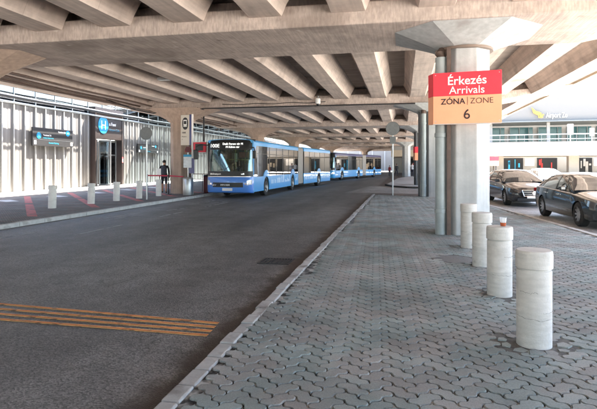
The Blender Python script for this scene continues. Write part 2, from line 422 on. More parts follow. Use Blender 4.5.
KX = -1.62            # right kerb edge
def kerb_right(y):    # the far kerb of the pavement, beside the parked cars
    return 4.05 - 0.115 * (y - 14.4) if y < 30 else 2.3
b = MB()
y = -6.0
while y < 27.6:
    ln = random.uniform(0.26, 0.34)
    dx = random.uniform(-0.012, 0.012); dz = random.uniform(-0.006, 0.006)
    b.box(KX + dx, KX + 0.13 + dx * 0.3, y, y + ln - 0.012, -0.25, 0.008 + dz, Matrix.Rotation(random.uniform(-0.0006, 0.0006), 4, 'Z'))
    y += ln
tag(b.build('kerb', M_KERB, bevel=0.014), kind='structure')
b = MB()
y = -6.0
while y < 27.3:
    x = kerb_right(y); x2 = kerb_right(y + 0.97)
    b.prism([(x, y, -0.25), (x + 0.16, y, -0.25), (x2 + 0.16, y + 0.97, -0.25), (x2, y + 0.97, -0.25)],
            [(x, y, 0.01), (x + 0.16, y, 0.01), (x2 + 0.16, y + 0.97, 0.01), (x2, y + 0.97, 0.01)])
    y += 1.0
tag(b.build('kerb', M_KERB, bevel=0.012), kind='structure')
b = MB()
y = -10.0
while y < 60:
    b.box(-10.56, -10.4, y, y + 0.985, -0.3, 0.02 + random.uniform(-0.004, 0.004)); y += 1.0
tag(b.build('kerb', mat('pale_kerb', (0.52, 0.52, 0.50), 0.85, var=0.2, vscale=3, dark=((0.2, 0.18, 0.16), 3, 0.56, 0.6)), bevel=0.015), kind='structure')
MB().box(-21.9, -10.563, -40, 90, -0.3, 0.0).build('pavement', M_PAVEL)['kind'] = 'structure'
# pale low strip along the foot of the metal wall
MB().box(-21.75, -20.6, -40, 90, 0.001, 0.05).build('pavement', mat('pale_foot_strip', (0.55, 0.53, 0.50), 0.85, var=0.1, vscale=2))['kind'] = 'structure'

BOLL = [(1.16, 4.72 + 0.14), (1.18, 6.62), (1.24, 8.46), (1.26, 10.28)]
COLUMN_AT = (1.42, 12.52)
# interlocking wavy pavers laid in a 45 degree herringbone: each stone modelled
W = 0.118
amp = 0.0145
def unit_edge(p, q, nseg):
    """points from grid corner p to q (excluding q), waved the same way seen from either side"""
    rev = (q[0] < p[0]) or (q[1] < p[1])
    a, c = (q, p) if rev else (p, q)
    horiz = a[1] == c[1]
    pts = []
    for k in range(nseg + 1):
        t = k / nseg
        s_ = math.sin(2 * PI * t) * amp / W
        pts.append((a[0] + t, a[1] + s_) if horiz else (a[0] + s_, a[1] + t))
    if rev: pts.reverse()
    return pts[:-1]
def stone_outline(kind, nseg):
    if kind == 0: cs = [(0, 0), (1, 0), (2, 0), (2, 1), (1, 1), (0, 1)]
    else: cs = [(0, 0), (1, 0), (1, 1), (1, 2), (0, 2), (0, 1)]
    out = []
    for i in range(6):
        out += unit_edge(cs[i], cs[(i + 1) % 6], nseg)
    a = np.array(out) * W
    c = a.mean(axis=0)
    gap = 0.0110
    ext = np.array([2 * W, W]) if kind == 0 else np.array([W, 2 * W])
    return c + (a - c) * (1 - gap / ext), c, ext
c45 = math.cos(R(45 + 3)); s45 = math.sin(R(45 + 3))
V, F = [], []
rs = random.Random(3)
base = 0
for (ya, yb, nseg) in ((1.6, 9.0, 8), (9.0, 16.0, 4), (16.0, 27.4, 2)):
    outl = [stone_outline(k, nseg) for k in (0, 1)]
    n = int(40 / W)
    for i in range(-n, n):
        for j in range(-n, n):
            k = (i - j) % 4
            if k == 0: kind, gi, gj = 0, i, j
            elif k == 3: kind, gi, gj = 1, i, j
            else: continue
            cx, cy = (gi + 0.5) * W, (gj + 0.5) * W
            x = cx * c45 - cy * s45 + 1.0; y = cx * s45 + cy * c45 + 12
            if not (ya <= y < yb) or x < KX + 0.20 or x > kerb_right(y) - 0.08: continue
            if (y > 27.2 - 0.5 * (x + 1.6)): continue
            if any((x - bx_) ** 2 + (y - by_) ** 2 < 0.30 ** 2 for bx_, by_ in BOLL): continue
            if (x - 0.84) ** 2 + (y - 8.95) ** 2 < 0.36 ** 2: continue
            o_, c_, ext = outl[kind]
            m_ = len(o_)
            tz = rs.uniform(-0.003, 0.003); tx = rs.uniform(-0.02, 0.02); ty = rs.uniform(-0.02, 0.02)
            P = o_ + np.array([gi * W, gj * W])
            cc = c_ + np.array([gi * W, gj * W])
            for lvl in range(3):
                sc_ = (1.0, 1.0, 0.93)[lvl]; zz = (-0.03, -0.0065, 0.0015)[lvl]
                Q = cc + (P - cc) * (1 - (1 - sc_) * W / ext * 1.2) if lvl == 2 else P
                X = Q[:, 0] * c45 - Q[:, 1] * s45 + 1.0
                Y = Q[:, 0] * s45 + Q[:, 1] * c45 + 12
                Z = zz + tz + (Q[:, 0] - cc[0]) * tx + (Q[:, 1] - cc[1]) * ty
                V.append(np.stack([X, Y, Z], axis=1))
            for lvl in range(2):
                a0 = base + lvl * m_
                for q in range(m_):
                    F.append((a0 + q, a0 + (q + 1) % m_, a0 + m_ + (q + 1) % m_, a0 + m_ + q))
            F.append(tuple(range(base + 2 * m_, base + 3 * m_)))
            base += 3 * m_
me = bpy.data.meshes.new('pavement')
me.from_pydata(np.concatenate(V).tolist(), [], F)
me.materials.append(M_PAVER)
pv = bpy.data.objects.new('pavement', me); COL.objects.link(pv); pv['kind'] = 'structure'
# joint bed under the stones and the pavement edges outside the modelled stones
MB().xy([(KX + 0.131, -8), (kerb_right(-8) - 0.001, -8), (kerb_right(25.4) - 0.001, 25.4), (KX + 0.131, 27.3)], -0.25, -0.0125).build('pavement', M_JOINT)['kind'] = 'structure'
b = MB()
for bx_, by_ in BOLL:       # broken stones in the pit round each bollard
    for q in range(11):
        a = q / 11 * 2 * PI + rs.uniform(-.15, .15); rr = rs.uniform(0.215, 0.275); s_ = rs.uniform(0.05, 0.078)
        pts = [(bx_ + rr * math.cos(a) + s_ * rs.uniform(.6, 1.1) * math.cos(t), by_ + rr * math.sin(a) + s_ * rs.uniform(.6, 1.1) * math.sin(t)) for t in np.linspace(0, 2 * PI, 6)[:-1]]
        b.xy(pts, -0.03, rs.uniform(-0.004, 0.008))
tag(b.build('pavement', M_PAVER), kind='structure')
b = MB()
for bx_, by_ in BOLL: b.lathe([(0, 0), (.36, 0), (.38, -.002)], 24, (bx_, by_, -0.0062))
tag(b.build('pavement', mat('pit_dirt', (0.10, 0.095, 0.085), 0.95, var=0.5, vscale=14)), kind='structure')
b = MB().lathe([(0.0, 0.0), (0.33, 0.0), (0.34, -0.004), (0.34, -0.02)], 40, (0.84, 8.95, 0.0))
MB().lathe([(0, 0), (.44, 0), (.46, -.002)], 32, (.84, 8.95, -.0062)).build('pavement', mat('pit_dirt', (0.1, .1, .1)))['kind'] = 'structure'
mh = b.build('manhole_cover', mat('manhole_iron', (0.13, 0.132, 0.13), 0.6, var=0.3, vscale=25, bump=1.0, bscale=60), fix=True)
tag(mh, 'round dark manhole cover set in the pavers beside the row of bollards', 'manhole cover')
# traffic island and kerb beyond the crossing
b = MB().xy([(-1.3, 41.5), (-0.7, 38.6), (0.4, 37.2), (9, 33.5), (9, 60), (1.0, 72), (-0.6, 60)], -0.3, 0.0)
tag(b.build('pavement', mat('island_concrete', (0.30, 0.29, 0.275), 0.85, var=0.15, vscale=1.2)), kind='structure')
b = MB()
pts = [(-1.3, 41.5), (-0.7, 38.6), (0.4, 37.2), (9, 33.5)]
for p, q in zip(pts[:-1], pts[1:]):
    d = (Vector(q) - Vector(p)).normalized(); nrm = Vector((d.y, -d.x)) * 0.14
    b.xy([p, q, (q[0] + nrm.x, q[1] + nrm.y), (p[0] + nrm.x, p[1] + nrm.y)], -0.3, 0.03)
tag(b.build('kerb', mat('dark_kerb', (0.06, 0.055, 0.05), 0.85)), kind='structure')

# road paint
def paint(pts, m, z=RZ + 0.004):
    o = sheet('road_marking', pts, z, m); return o
for k in range(4):
    yc = 4.73 + 0.127 * k
    xe = -1.92 - 0.01 * k
    yl = yc + 4.5 * (0.008 + 0.016 * k)
    b = MB()
    def strip(w0, z, m):
        nseg = 24
        top, bot = [], []
        for s_ in range(nseg + 1):
            f = s_ / nseg
            x = -6.4 + (xe + 6.4) * f; yy = yl + (yc - yl) * f
            j = rs.uniform(-0.003, 0.003)
            top.append((x, yy + w0 + j)); bot.append((x, yy - w0 + j))
        return sheet('road_marking', bot + top[::-1], z, m)
    strip(0.036, RZ + 0.004, M_STRIPEY)
    strip(0.016, RZ + 0.008, M_STRIPE)
for y0, y1 in ((2.4, 4.4), (6.6, 8.6), (10.8, 12.9), (15.1, 16.9), (19.0, 21.7)):
    paint([(-7.86, y0), (-7.78, y0), (-7.78, y1), (-7.86, y1)], M_ROADW)
for y0, y1, x0 in ((13.4, 15.6, -9.45), (13.6, 15.2, -9.0), (17.2, 18.6, -8.6), (20.2, 22.6, -9.0), (20.6, 22.3, -8.3), (9.0, 11.0, -9.3)):
    paint([(x0 - 0.04, y0), (x0 + 0.03, y0), (x0 + 0.25, y1), (x0 + 0.18, y1)], M_ROADW)
for y0 in (20.2, 21.5, 22.6):
    paint([(-9.4, y0), (-8.0, y0 + .1), (-8.0, y0 + 0.18), (-9.4, y0 + 0.08)], M_ROADW)
for y0 in (15.5, 18.8, 22.1, 25.4, 28.7):         # pink diagonal lines on the left pavement
    for (xa, xb) in ((-14.9, -11.3), (-18.6, -15.3)):
        ya_ = y0 + (-13 - xa) * 1.15; yb_ = y0 + (-13 - xb) * 1.15
        paint([(xa - 0.19, ya_), (xa + 0.19, ya_), (xb + 0.19, yb_), (xb - 0.19, yb_)], M_PAVERED, 0.004)
    paint([(-17.9, y0 + 3.6), (-16.7, y0 + 3.0), (-16.5, y0 + 3.5), (-17.6, y0 + 4.2)], mat('worn_pavement_white', (0.6, 0.6, 0.58), 0.8, var=0.2, vscale=5), 0.008)

# storm drain at the kerb foot
g = empty('storm_drain', (-2.2, 8.6, RZ)); tag(g, 'black slotted iron storm drain in the road at the foot of the kerb', 'drain')
b = MB()
b.box(-0.28, 0.28, -0.26, -0.22, 0.001, 0.012).box(-0.28, 0.28, 0.22, 0.26, 0.001, 0.012).box(-0.28, -0.24, -0.22, 0.22, 0.001, 0.012).box(0.24, 0.28, -0.22, 0.22, 0.001, 0.012)
b.build('frame', M_DKSTEEL, g)
b = MB()
for k in range(9): b.box(-0.23 + k * 0.0535, -0.205 + k * 0.0535, -0.22, 0.22, 0.002, 0.010)
b.build('grate', M_DKSTEEL, g)
MB().box(-0.24, 0.24, -0.22, 0.22, 0.0006, 0.0018).build('pit', M_BLACK, g)

# ------------------------------------------------------------------ the flyover overhead
fly = empty('flyover', (0, 0, 0)); tag(fly, 'concrete road flyover with ribbed underside covering the bus road and pavement', 'flyover')
ZS, ZG, ZD = 4.70, 4.98, 5.56
BEAM_Y = [12.42 + 14.55 * k for k in range(-2, 8)]
XL, XR = -17.6, 8.0
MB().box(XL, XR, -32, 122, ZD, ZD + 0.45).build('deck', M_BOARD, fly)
MB().box(XL - 0.12, XL, -32, 122, ZD - 0.12, ZD + 0.85).build('parapet', M_CONC, fly)
MB().box(XR, XR + 0.14, -32, 122, ZD - 0.10, ZD + 1.25).build('parapet', M_CREAM, fly)
rg = random.Random(5)
for k in range(-8, 5):
    xc = -1.18 + 1.88 * k
    b = MB()
    for bi in range(len(BEAM_Y) + 1):
        # one span: the web swells a little toward its bearings
        y0 = BEAM_Y[bi - 1] + 1.42 if bi > 0 else -31.5
        y1 = BEAM_Y[bi] - 1.42 if bi < len(BEAM_Y) else 121.5
        rows = []
        for f in (0.0, 0.05, 0.12, 0.3, 0.5, 0.7, 0.88, 0.95, 1.0):
            y = y0 + (y1 - y0) * f
            e = max(0.0, 1 - min(f, 1 - f) / 0.12)
            hb = 0.335 + 0.04 * e; ht = 0.64 + 0.03 * e
            rows.append([(xc - ht, y, ZD - 0.002), (xc - hb - 0.10, y, ZG + 0.24), (xc - hb, y, ZG), (xc + hb, y, ZG), (xc + hb + 0.10, y, ZG + 0.24), (xc + ht, y, ZD - 0.002)])
        b.grid(rows)
        n_ = len(b.v)
        b.f.append(tuple(n_ - 6 + q for q in range(6))); b.f.append(tuple(n_ - 54 + q for q in range(6)))
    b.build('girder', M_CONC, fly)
for k, by in enumerate(BEAM_Y):
    q = MB().xz([(XL + 0.2, 5.40), (XL + 0.2, 5.30), (XL + 2.6, ZS), (4.4, ZS), (XR - 0.2, 5.30), (XR - 0.2, 5.40), (5.2, 5.2), (XL + 1.9, 5.2)], by - 1.42, by + 1.42)
    q.box(XL + 0.3, XR - 0.3, by - 0.9, by + 0.9, ZG + 0.215, ZD - 0.004)
    q.build('cap_beam', M_CAP, fly, bevel=0.03)
def pier(x, y, m, r=0.555, ztop=4.42, hx=1.55, hy=1.25, zt=ZS - 0.003, pw=1.5):
    f = 1 / math.cos(PI / 8)
    b = MB().lathe([(r * f, -0.2), (r * f, ztop)], 8, (x, y, 0), ph=0.5)
    o = b.build('pier', m, fly, bevel=0.02)
    # flared capital: octagon below, rectangle above
    rings = []
    oct_ = [((r + .02) * f * math.cos(2 * PI * (k + .5) / 8), (r + .02) * f * math.sin(2 * PI * (k + .5) / 8)) for k in range(8)]
    rect = [(hx, hy * .45), (hx * .5, hy), (-hx * .5, hy), (-hx, hy * .45), (-hx, -hy * .45), (-hx * .5, -hy), (hx * .5, -hy), (hx, -hy * .45)]
    for t in (0, 0.25, 0.5, 0.75, 1.0):
        e = t ** pw
        rings.append([(x + oct_[k][0] * (1 - e) + rect[k][0] * e, y + oct_[k][1] * (1 - e) + rect[k][1] * e, ztop + (zt - ztop) * t) for k in range(8)])
    b = MB().grid(rings, close=True)
    n_ = len(b.v); b.f.append(tuple(range(n_ - 8, n_))); b.f.append(tuple(reversed(range(8))))
    c = b.build('capital', m, o)
    return o
pier(1.42, 12.52, M_PIER, ztop=4.32, hx=1.6, hy=1.45, pw=1.05)
pier(1.42, 26.75, M_PIER, ztop=4.2, hx=1.9)
pier(1.42, 41.4, M_PIER, ztop=4.1, hx=2.0)
pier(2.2, 56.0, M_PIER, ztop=4.1, hx=2.0)
pier(0.45, 70.5, M_PIER, ztop=4.1, hx=2.0)
pier(1.4, -2.4, M_PIER, ztop=4.1, hx=2.0)
for by in (12.15, 26.3, 41.4, 56.0, 70.6, 85.2):
    pier(-12.25, by, M_SAND_PIER, ztop=3.95, hx=2.15, hy=1.2)
pier(-7.4, 99.6, M_SAND_PIER, ztop=4.0, hx=2.1)

# rainwater pipes and narrow strips at the piers
def downpipe(x, y, r, z1, label, m=M_PVC, arm=None):
    t = empty('downpipe', (x, y, 0)); tag(t, label, 'downpipe')
    MB().lathe([(r, 0), (r, z1)], 20, (0, 0, 0)).build('pipe', m, t, smooth=40)
    for z in (0.55, 2.3, z1 - 0.5):
        MB().lathe([(r + .004, z - .05), (r + .018, z - .045), (r + .018, z + .045), (r + .004, z + .05)], 20).build('collar', m, t, smooth=30)
    if arm: MB().tube([(0, 0, z1 - 0.02), (0, 0, z1 + 0.06), arm], r * 0.95, 12).build('elbow', M_BROWN, t, smooth=50)
    return t
downpipe(0.86, 12.05, 0.125, 4.10, 'thick grey green downpipe on the near pier behind the arrivals sign', arm=(0.12, 0.30, 4.40))
downpipe(1.03, 26.1, 0.13, 4.2, 'grey downpipe on the second pier down the pavement', arm=(0, .1, 4.6))
downpipe(0.99, 40.7, 0.12, 4.2, 'dark distant downpipe on the third pier', m=M_DKSTEEL)
for (x, y, label) in ((1.03, 11.93, 'narrow brown strip beside the thick downpipe of the near pier'), (1.23, 26.05, 'dark steel channel beside the downpipe of the second pier'), (0.80, 26.2, 'slim dark conduit left of the second pier downpipe')):
    o = MB().box(-0.045, 0.045, -0.03, 0.05, 0, 4.3).build('pier_strip', M_BROWN if y < 20 else M_DKSTEEL)  # narrow upright strip, brown at the near pier
    o.location = (x, y, 0); tag(o, label, 'steel channel')
o = MB().lathe([(0.60, -.03), (0.665, -.028), (0.665, .028), (0.60, .03)], 32, (1.42, 12.52, 4.315)).build('pipe_ring', mat('bronze_ring', (0.20, 0.15, 0.12), 0.45, metal=0.4), smooth=30)
tag(o, 'flat brown ring clamped round the top of the near pier above the sign', 'ring')

# things hung from the flyover
def flood(px, py, z, label, sx=0.5, sy=0.28):
    t = empty('ceiling_lamp', (px, py, z)); tag(t, label, 'lamp')
    MB().box(-sx / 2, sx / 2, -sy / 2, sy / 2, -0.10, 0).build('housing', M_GALV, t, bevel=0.01)
    MB().box(-sx / 2 + .03, sx / 2 - .03, -sy / 2 + .03, sy / 2 - .03, -0.112, -0.101).build('lens', M_WHITE, t)
    MB().box(-0.02, 0.02, -0.02, 0.02, 0, ZD - z).build('stem', M_DKSTEEL, t)
flood(-2.15, 14.6, 5.20, 'small square lamp hung between ribs near the middle of the near bay')
flood(-9.35, 18.5, 5.10, 'small lamp with pale lens between the ribs above the road, left of centre')
flood(4.65, 14.2, 5.15, 'small pale lamp under the deck to the right of the arrivals sign')
t = empty('camera_unit', (-4.25, 25.35, 5.0)); tag(t, 'white dome camera on a bracket at the front of the second cap beam', 'camera')
MB().tube([(0, 0.12, 0.1), (0, -0.12, 0.12), (0, -0.14, -0.05)], 0.035, 8).build('bracket', M_GALV, t)
MB().lathe([(0.10, 0.0), (0.13, -0.03), (0.13, -0.25), (0.10, -0.28)], 16, (0, -0.14, 0)).build('housing', M_WHITE, t, smooth=40)
MB().lathe([(0.095, -0.28), (0.085, -0.34), (0.05, -0.39), (0.0, -0.40)], 16, (0, -0.14, 0)).build('dome', M_BLACK, t, smooth=60)
for (x0, x1, y, z, rr_, lab) in ((-12.0, 0.6, 25.50, 4.66, 0.03, 'dark conduit running along the lower front edge of the second cap beam'), (-9.5, -3.9, 25.48, 4.86, 0.018, 'thin sagging cable on the face of the second cap beam, left of the camera')):
    path = [(x0 + (x1 - x0) * k / 20, y - .01, z - (.05 * math.sin(PI * k / 20 * 3) ** 2 if rr_ < .02 else 0)) for k in range(21)]
    o = MB().tube(path, rr_, 8).build('conduit', M_DKSTEEL, smooth=60); tag(o, lab, 'conduit')
# pipes and cable bundle along the left edge
for (x, z, r, m, lab) in ((-13.7, 4.90, 0.045, M_BROWN, 'inner brown pipe slung under the left edge of the flyover'), (-14.4, 4.90, 0.045, M_BROWN, 'middle brown pipe slung under the left edge of the flyover'), (-15.1, 4.90, 0.04, M_BROWN, 'outer brown pipe slung under the left edge of the flyover'),
                          (-21.2, 5.42, 0.10, M_DKSTEEL, 'thick black pipe running along the head of the metal wall'), (-21.35, 5.12, 0.06, M_GALV, 'pale pipe running below the black one along the metal wall'), (-20.9, 5.9, 0.035, M_DKSTEEL, 'thin black cable crossing the glazed band over the wall')):
    n = 26
    path = [(x, -5 + k * 3.5, z - 0.045 * math.sin(PI * ((k * 0.5) % 1))) for k in range(n)]
    o = MB().tube(path, r, 8).build('service_pipe', m, smooth=60)
    tag(o, lab, 'pipe')
t = empty('cable_loops', (-14.8, 25.4, 4.6)); tag(t, 'tangle of black cables hanging where the pipes meet the second cap beam', 'cables')
for k in range(4):
    a = rg.uniform(0.3, 1.2); s_ = rg.uniform(0.15, 0.5)
    MB().tube([(-1.0 + a * 0.2, -1.2 + k * .2, 0.5), (0.4 * a, -0.6 + k * .2, 0.5 - s_), (1.2, 0.2, 0.15 - s_ * .6), (2.4 + a, 0.4, 0.35), (4.2, 0.1 * k, 0.0)], 0.02, 6).build('cable', M_BLACK, t, smooth=60)

# ------------------------------------------------------------------ left: metal wall, door, signs
XW = -21.8
wall = empty('metal_wall', (XW, 0, 0)); tag(wall, 'tall wall of pale ribbed metal cladding with a glazed band on top, left of the road', 'wall')
mm = bpy.data.materials.new('ribbed_metal'); mm.use_nodes = True
t_ = mm.node_tree; bs = t_.nodes['Principled BSDF']; bs.inputs['Metallic'].default_value = 0.35; bs.inputs['Roughness'].default_value = 0.5
tc = t_.nodes.new('ShaderNodeTexCoord'); mp = t_.nodes.new('ShaderNodeMapping'); mp.inputs['Scale'].default_value = (3, 3.3, 0.05)
nn = t_.nodes.new('ShaderNodeTexNoise'); nn.inputs['Scale'].default_value = 1; nn.inputs['Detail'].default_value = 5
cr = t_.nodes.new('ShaderNodeValToRGB'); cr.color_ramp.elements[0].position = 0.32; cr.color_ramp.elements[0].color = (0.13, 0.122, 0.113, 1); cr.color_ramp.elements[1].position = 0.66; cr.color_ramp.elements[1].color = (0.25, 0.238, 0.22, 1)
t_.links.new(tc.outputs['Object'], mp.inputs[0]); t_.links.new(mp.outputs[0], nn.inputs['Vector']); t_.links.new(nn.outputs['Fac'], cr.inputs[0]); t_.links.new(cr.outputs[0], bs.inputs['Base Color'])
def cladding(y0, y1, z0, z1):
    """one run of trapezoid-ribbed sheet, outline in plan extruded upward"""
    outp = []
    y = y0
    while y < y1 - 0.01:
        for dy, dx in ((0.0, 0.0), (0.30, 0.0), (0.34, -0.012), (0.42, -0.012), (0.46, 0.0), (0.76, 0.0), (0.785, 0.055), (0.835, 0.055)):
            if y + dy < y1: outp.append((dx, y + dy))
        y += 0.86
    outp.append((0.0, y1))
    back = [(-0.15, y1), (-0.15, y0)]
    b = MB()
    n = len(outp)
    b.add([(p[0], p[1], z0) for p in outp] + [(p[0], p[1], z1) for p in outp], [(k, k + 1, n + k + 1, n + k) for k in range(n - 1)])
    b.box(-0.2, -0.06, y0, y1, z0, z1)
    return b
DY0, DY1 = 31.8, 35.4
cladding(-8, DY0, 0.04, 5.1).build('cladding', mm, wall)
cladding(DY1, 88, 0.04, 5.1).build('cladding', mm, wall)
b = MB()
y = -8
while y < 88:
    if not (DY0 - .3 < y < DY1): b.box(0.058, 0.075, y + 0.78, y + 0.84, 0.04, 5.1)
    y += 0.86
b.build('cover_strip', mat('pale_strip', (0.40, 0.395, 0.38), 0.45), wall)
MB().box(-0.2, 0.09, -8, DY0 - .05, 5.103, 5.2).box(-0.2, 0.09, DY1 + .05, 88, 5.103, 5.2).box(-0.1, 0.04, -8, 88, 6.45, 6.55).build('rail', M_GALV, wall)
b = MB()
y = -8
while y < 88: b.box(-0.05, 0.01, y, y + 0.05, 5.2, 6.45); y += 1.72
b.build('mullion', M_GREYSIGN, wall)
MB().box(-0.03, -0.02, -8, 88, 5.2, 6.45).build('glazing', G_CLEAR, wall)

door = empty('entrance_portal', (XW, 0, 0)); tag(door, 'dark brown entrance portal with open glass doors and a round blue H sign', 'entrance')
MB().box(-0.2, 0.42, DY0, DY0 + 0.16, 0.05, 5.75).box(-0.2, 0.42, DY1 - 0.16, DY1, 0.05, 5.75).box(-0.2, 0.42, DY0 + .16, DY1 - .16, 5.3, 5.75).build('frame', M_BROWNSIGN, door)
pn = MB().box(-0.2, 0.40, DY0 + .16, DY1 - .16, 3.5, 5.295).build('fascia', M_BROWNSIGN, door)
ZR = (R(90), 0, R(90))
b = MB().lathe([(0.0, 0.0), (0.62, 0.0), (0.62, 0.03), (0, 0.03)], 40, (0.401, DY0 + 0.98, 4.5), axis='X').build('roundel', M_SIGNBLUE, door)
text('lettering', 'H', 0.95, M_SIGNW, b, (0.435, DY0 + 0.98, 4.17), ZR, 'CENTER', 0.003)
text('lettering', 'a Fuse', 0.34, M_SIGNW, pn, (0.405, DY0 + 1.75, 4.52), ZR, 'LEFT', 0.003, 0.004)
text('lettering', 'Airport Cafe', 0.26, mat('dim_blue', (0.03, 0.14, 0.22), 0.5), pn, (0.405, DY0 + 1.75, 4.12), ZR, 'LEFT', 0.003)
MB().box(-0.9, -0.22, DY0 + .16, DY1 - .16, 0.02, 0.05).box(-3.0, -2.9, DY0 - 1, DY1 + 1, 0, 3.5).box(-3, -0.2, DY0 - 1, DY0 - .95, 0, 3.5).box(-3, -0.2, DY1 + .95, DY1 + 1, 0, 3.5).build('lobby', mat('lobby_wall', (0.22, 0.19, 0.15), 0.7, var=0.3, vscale=1.2), door)
for (ya, yb) in ((DY0 + .2, DY0 + .95), (DY0 + 2.3, DY1 - .2)):
    lf = MB().box(-0.08, -0.02, ya, ya + .09, .06, 3.45).box(-0.08, -0.02, yb - .09, yb, .06, 3.45).box(-0.08, -0.02, ya + .09, yb - .09, .06, .2).box(-0.08, -0.02, ya + .09, yb - .09, 3.3, 3.45).box(-0.08, -0.02, ya + .09, yb - .09, 2.3, 2.38).build('door', M_GALV, door)
    MB().box(-0.055, -0.045, ya + .09, yb - .09, .2, 3.3).build('pane', G_CLEAR, lf)
lf = MB().box(0.02, 0.10, DY0 + 1.0, DY0 + 1.06, 0.06, 3.4).box(0.92, 1.0, DY0 + 1.0, DY0 + 1.06, 0.06, 3.4).box(0.10, 0.92, DY0 + 1.0, DY0 + 1.06, 0.06, .2).box(0.10, 0.92, DY0 + 1.0, DY0 + 1.06, 3.28, 3.4).build('door', M_GALV, door)
MB().box(0.10, 0.92, DY0 + 1.025, DY0 + 1.035, 0.2, 3.28).build('pane', G_CLEAR, lf)
MB().box(-0.06, -0.03, DY0 + 1.1, DY0 + 2.25, 0.06, 3.4).build('pane', G_CLEAR, door)
for z in (1.1, 2.0, 2.6): MB().box(-0.9, -0.6, DY0 + .4, DY0 + 1.4, z, z + .3).build('poster', M_SIGNW, door)
MB().box(0.425, 0.44, DY1 - .15, DY1 - .02, 1.75, 2.2).build('notice', mat('notice_red', (0.5, 0.1, 0.1), 0.5), door)
MB().box(0.441, 0.446, DY1 - .13, DY1 - .04, 1.8, 2.05).build('notice', M_SIGNW, door)

def way_sign(y0, y1, z0, z1, label, rich=True):
    t = empty('wayfinding_sign', (XW + 0.12, y0, z0)); tag(t, label, 'sign', 'dark wayfinding signs on the metal wall')
    L_, H = y1 - y0, z1 - z0
    p = MB().box(0, 0.10, 0, L_, 0, H).build('panel', mat('slate_sign', (0.016, 0.015, 0.015), 0.5, var=0.1), t, bevel=0.01)
    MB().box(0.101, 0.106, 0.05, L_ - .05, H * 0.335, H * 0.35).build('divider', M_GALV, t)
    rr = H * 0.15
    for (yy, zz) in ((L_ * 0.14, H * 0.56), (L_ * 0.86, H * 0.80)):
        o = MB().lathe([(0, 0), (rr * 1.15, 0), (rr * 1.15, 0.012), (0, 0.012)], 24, (0.101, yy, zz), axis='X').build('roundel', M_SIGNBLUE, t)
        text('lettering', 'H', rr * 1.3, mat('pale_blue', (0.3, 0.6, 0.75), .5), o, (0.115, yy, zz - rr * .45), ZR, 'CENTER', 0.002)
    text('lettering', 'Terminal 2A', H * 0.13, M_SIGNW, t, (0.104, L_ * .24, H * .56), ZR, 'LEFT', 0.002, 0.002)
    text('lettering', 'Indulás Departures', H * 0.11, mat('teal_text', (0.03, 0.3, 0.4), .5), t, (0.104, L_ * .24, H * .42), ZR, 'LEFT', 0.002)
    text('lettering', 'Terminal 2B', H * 0.13, M_SIGNW, t, (0.104, L_ * .80, H * .80), ZR, 'RIGHT', 0.002, 0.002)
    text('lettering', 'Parkoló Parking', H * 0.13, mat('teal_text', (0.03, 0.3, 0.4), .5), t, (0.104, L_ * .5, H * .14), ZR, 'CENTER', 0.002)
    for yy in (0.12, L_ - .24): MB().box(0.101, 0.11, yy, yy + .18, H * .08, H * .28).build('pictogram', M_SIGNW, t)
way_sign(25.9, 29.6, 2.76, 3.87, 'large slate grey direction sign with blue roundels left of the entrance')
way_sign(38.0, 41.5, 2.62, 3.36, 'slate direction sign with blue roundels behind the round sign post, right of the entrance')

# ------------------------------------------------------------------ bollards
def bollard_mb(h=0.85, r=0.148):
    return (MB().lathe([(r, -0.1), (r, 0.30), (r * 1.004, 0.302), (r, 0.304), (r, h - .185), (r * .99, h - .175)], 40),
            MB().lathe([(r * .93, h - .185), (r * .93, h - .162), (r * 1.055, h - .155), (r * 1.06, h - .03), (r * 1.03, h - .008), (r * .98, h), (0, h + .004)], 40))
bl = empty('bollard', (BOLL[0][0], BOLL[0][1], 0))
s_, c_ = bollard_mb()
sh = s_.build('shaft', M_BOLL, bl, smooth=40)
ck = MB(); rb = random.Random(9)
for (z0, a0, a1) in ((0.27, 2.6, 5.9), (0.50, 3.6, 4.7), (0.31, 5.0, 7.6)):
    zz = z0; path = []
    for a in np.linspace(a0, a1, 26):
        zz += rb.uniform(-.008, .008); path.append((.1482 * math.cos(a), .1482 * math.sin(a), zz))
    ck.tube(path, [rb.uniform(.0005, .0018) for _ in path], 5)
ck.build('crack', mat('crack_grime', (0.06, 0.055, 0.05), 0.95), sh)
c_.build('cap', M_BOLL, bl, smooth=40)
tag(bl, 'nearest and largest concrete bollard in the row at the right', 'bollard', 'concrete bollards along the pavement at right')
labs = ['second nearest concrete bollard at the right, just behind the nearest one', None, 'farthest concrete bollard of the right row, next to the pier']
labs = ['second nearest bollard at right, directly in front of the one with the cup', 'concrete bollard carrying a plastic cup on its cap', 'farthest concrete bollard of the right row, next to the pier']
labs[0] = 'second concrete bollard of the right row, bare topped, between the nearest and the farther two'
order = [(1, 'concrete bollard at right with a plastic cup of brown drink on its cap'), (2, 'third concrete bollard back in the right row, bare topped'), (3, 'farthest concrete bollard of the right row, next to the pier')]
for k, lab in order:
    c = copy_tree(bl); c.location = (BOLL[k][0], BOLL[k][1], 0); c.rotation_euler = (0, 0, k * 1.3); c['label'] = lab
LB = [(-12.75, 16.3, 'leftmost pale bollard on the far pavement, near the dark direction sign'), (-12.6, 18.45, 'pale bollard in front of the left jamb of the entrance'), (-12.5, 20.15, 'pale bollard in front of the right jamb of the entrance'),
      (-12.35, 21.85, 'pale bollard just left of the round sign post'), (-12.3, 23.7, 'pale bollard right of the round sign post, near the waiting person')]
lifted_mesh = {}
M_BOLL_LIFT = mat('lightened_concrete', (0.74, 0.72, 0.68), 0.8, var=0.10, vscale=5, dark=((0.35, 0.33, 0.3), 5.0, 0.62, 0.5))  # bollard concrete lightened in colour to make up for weak light there
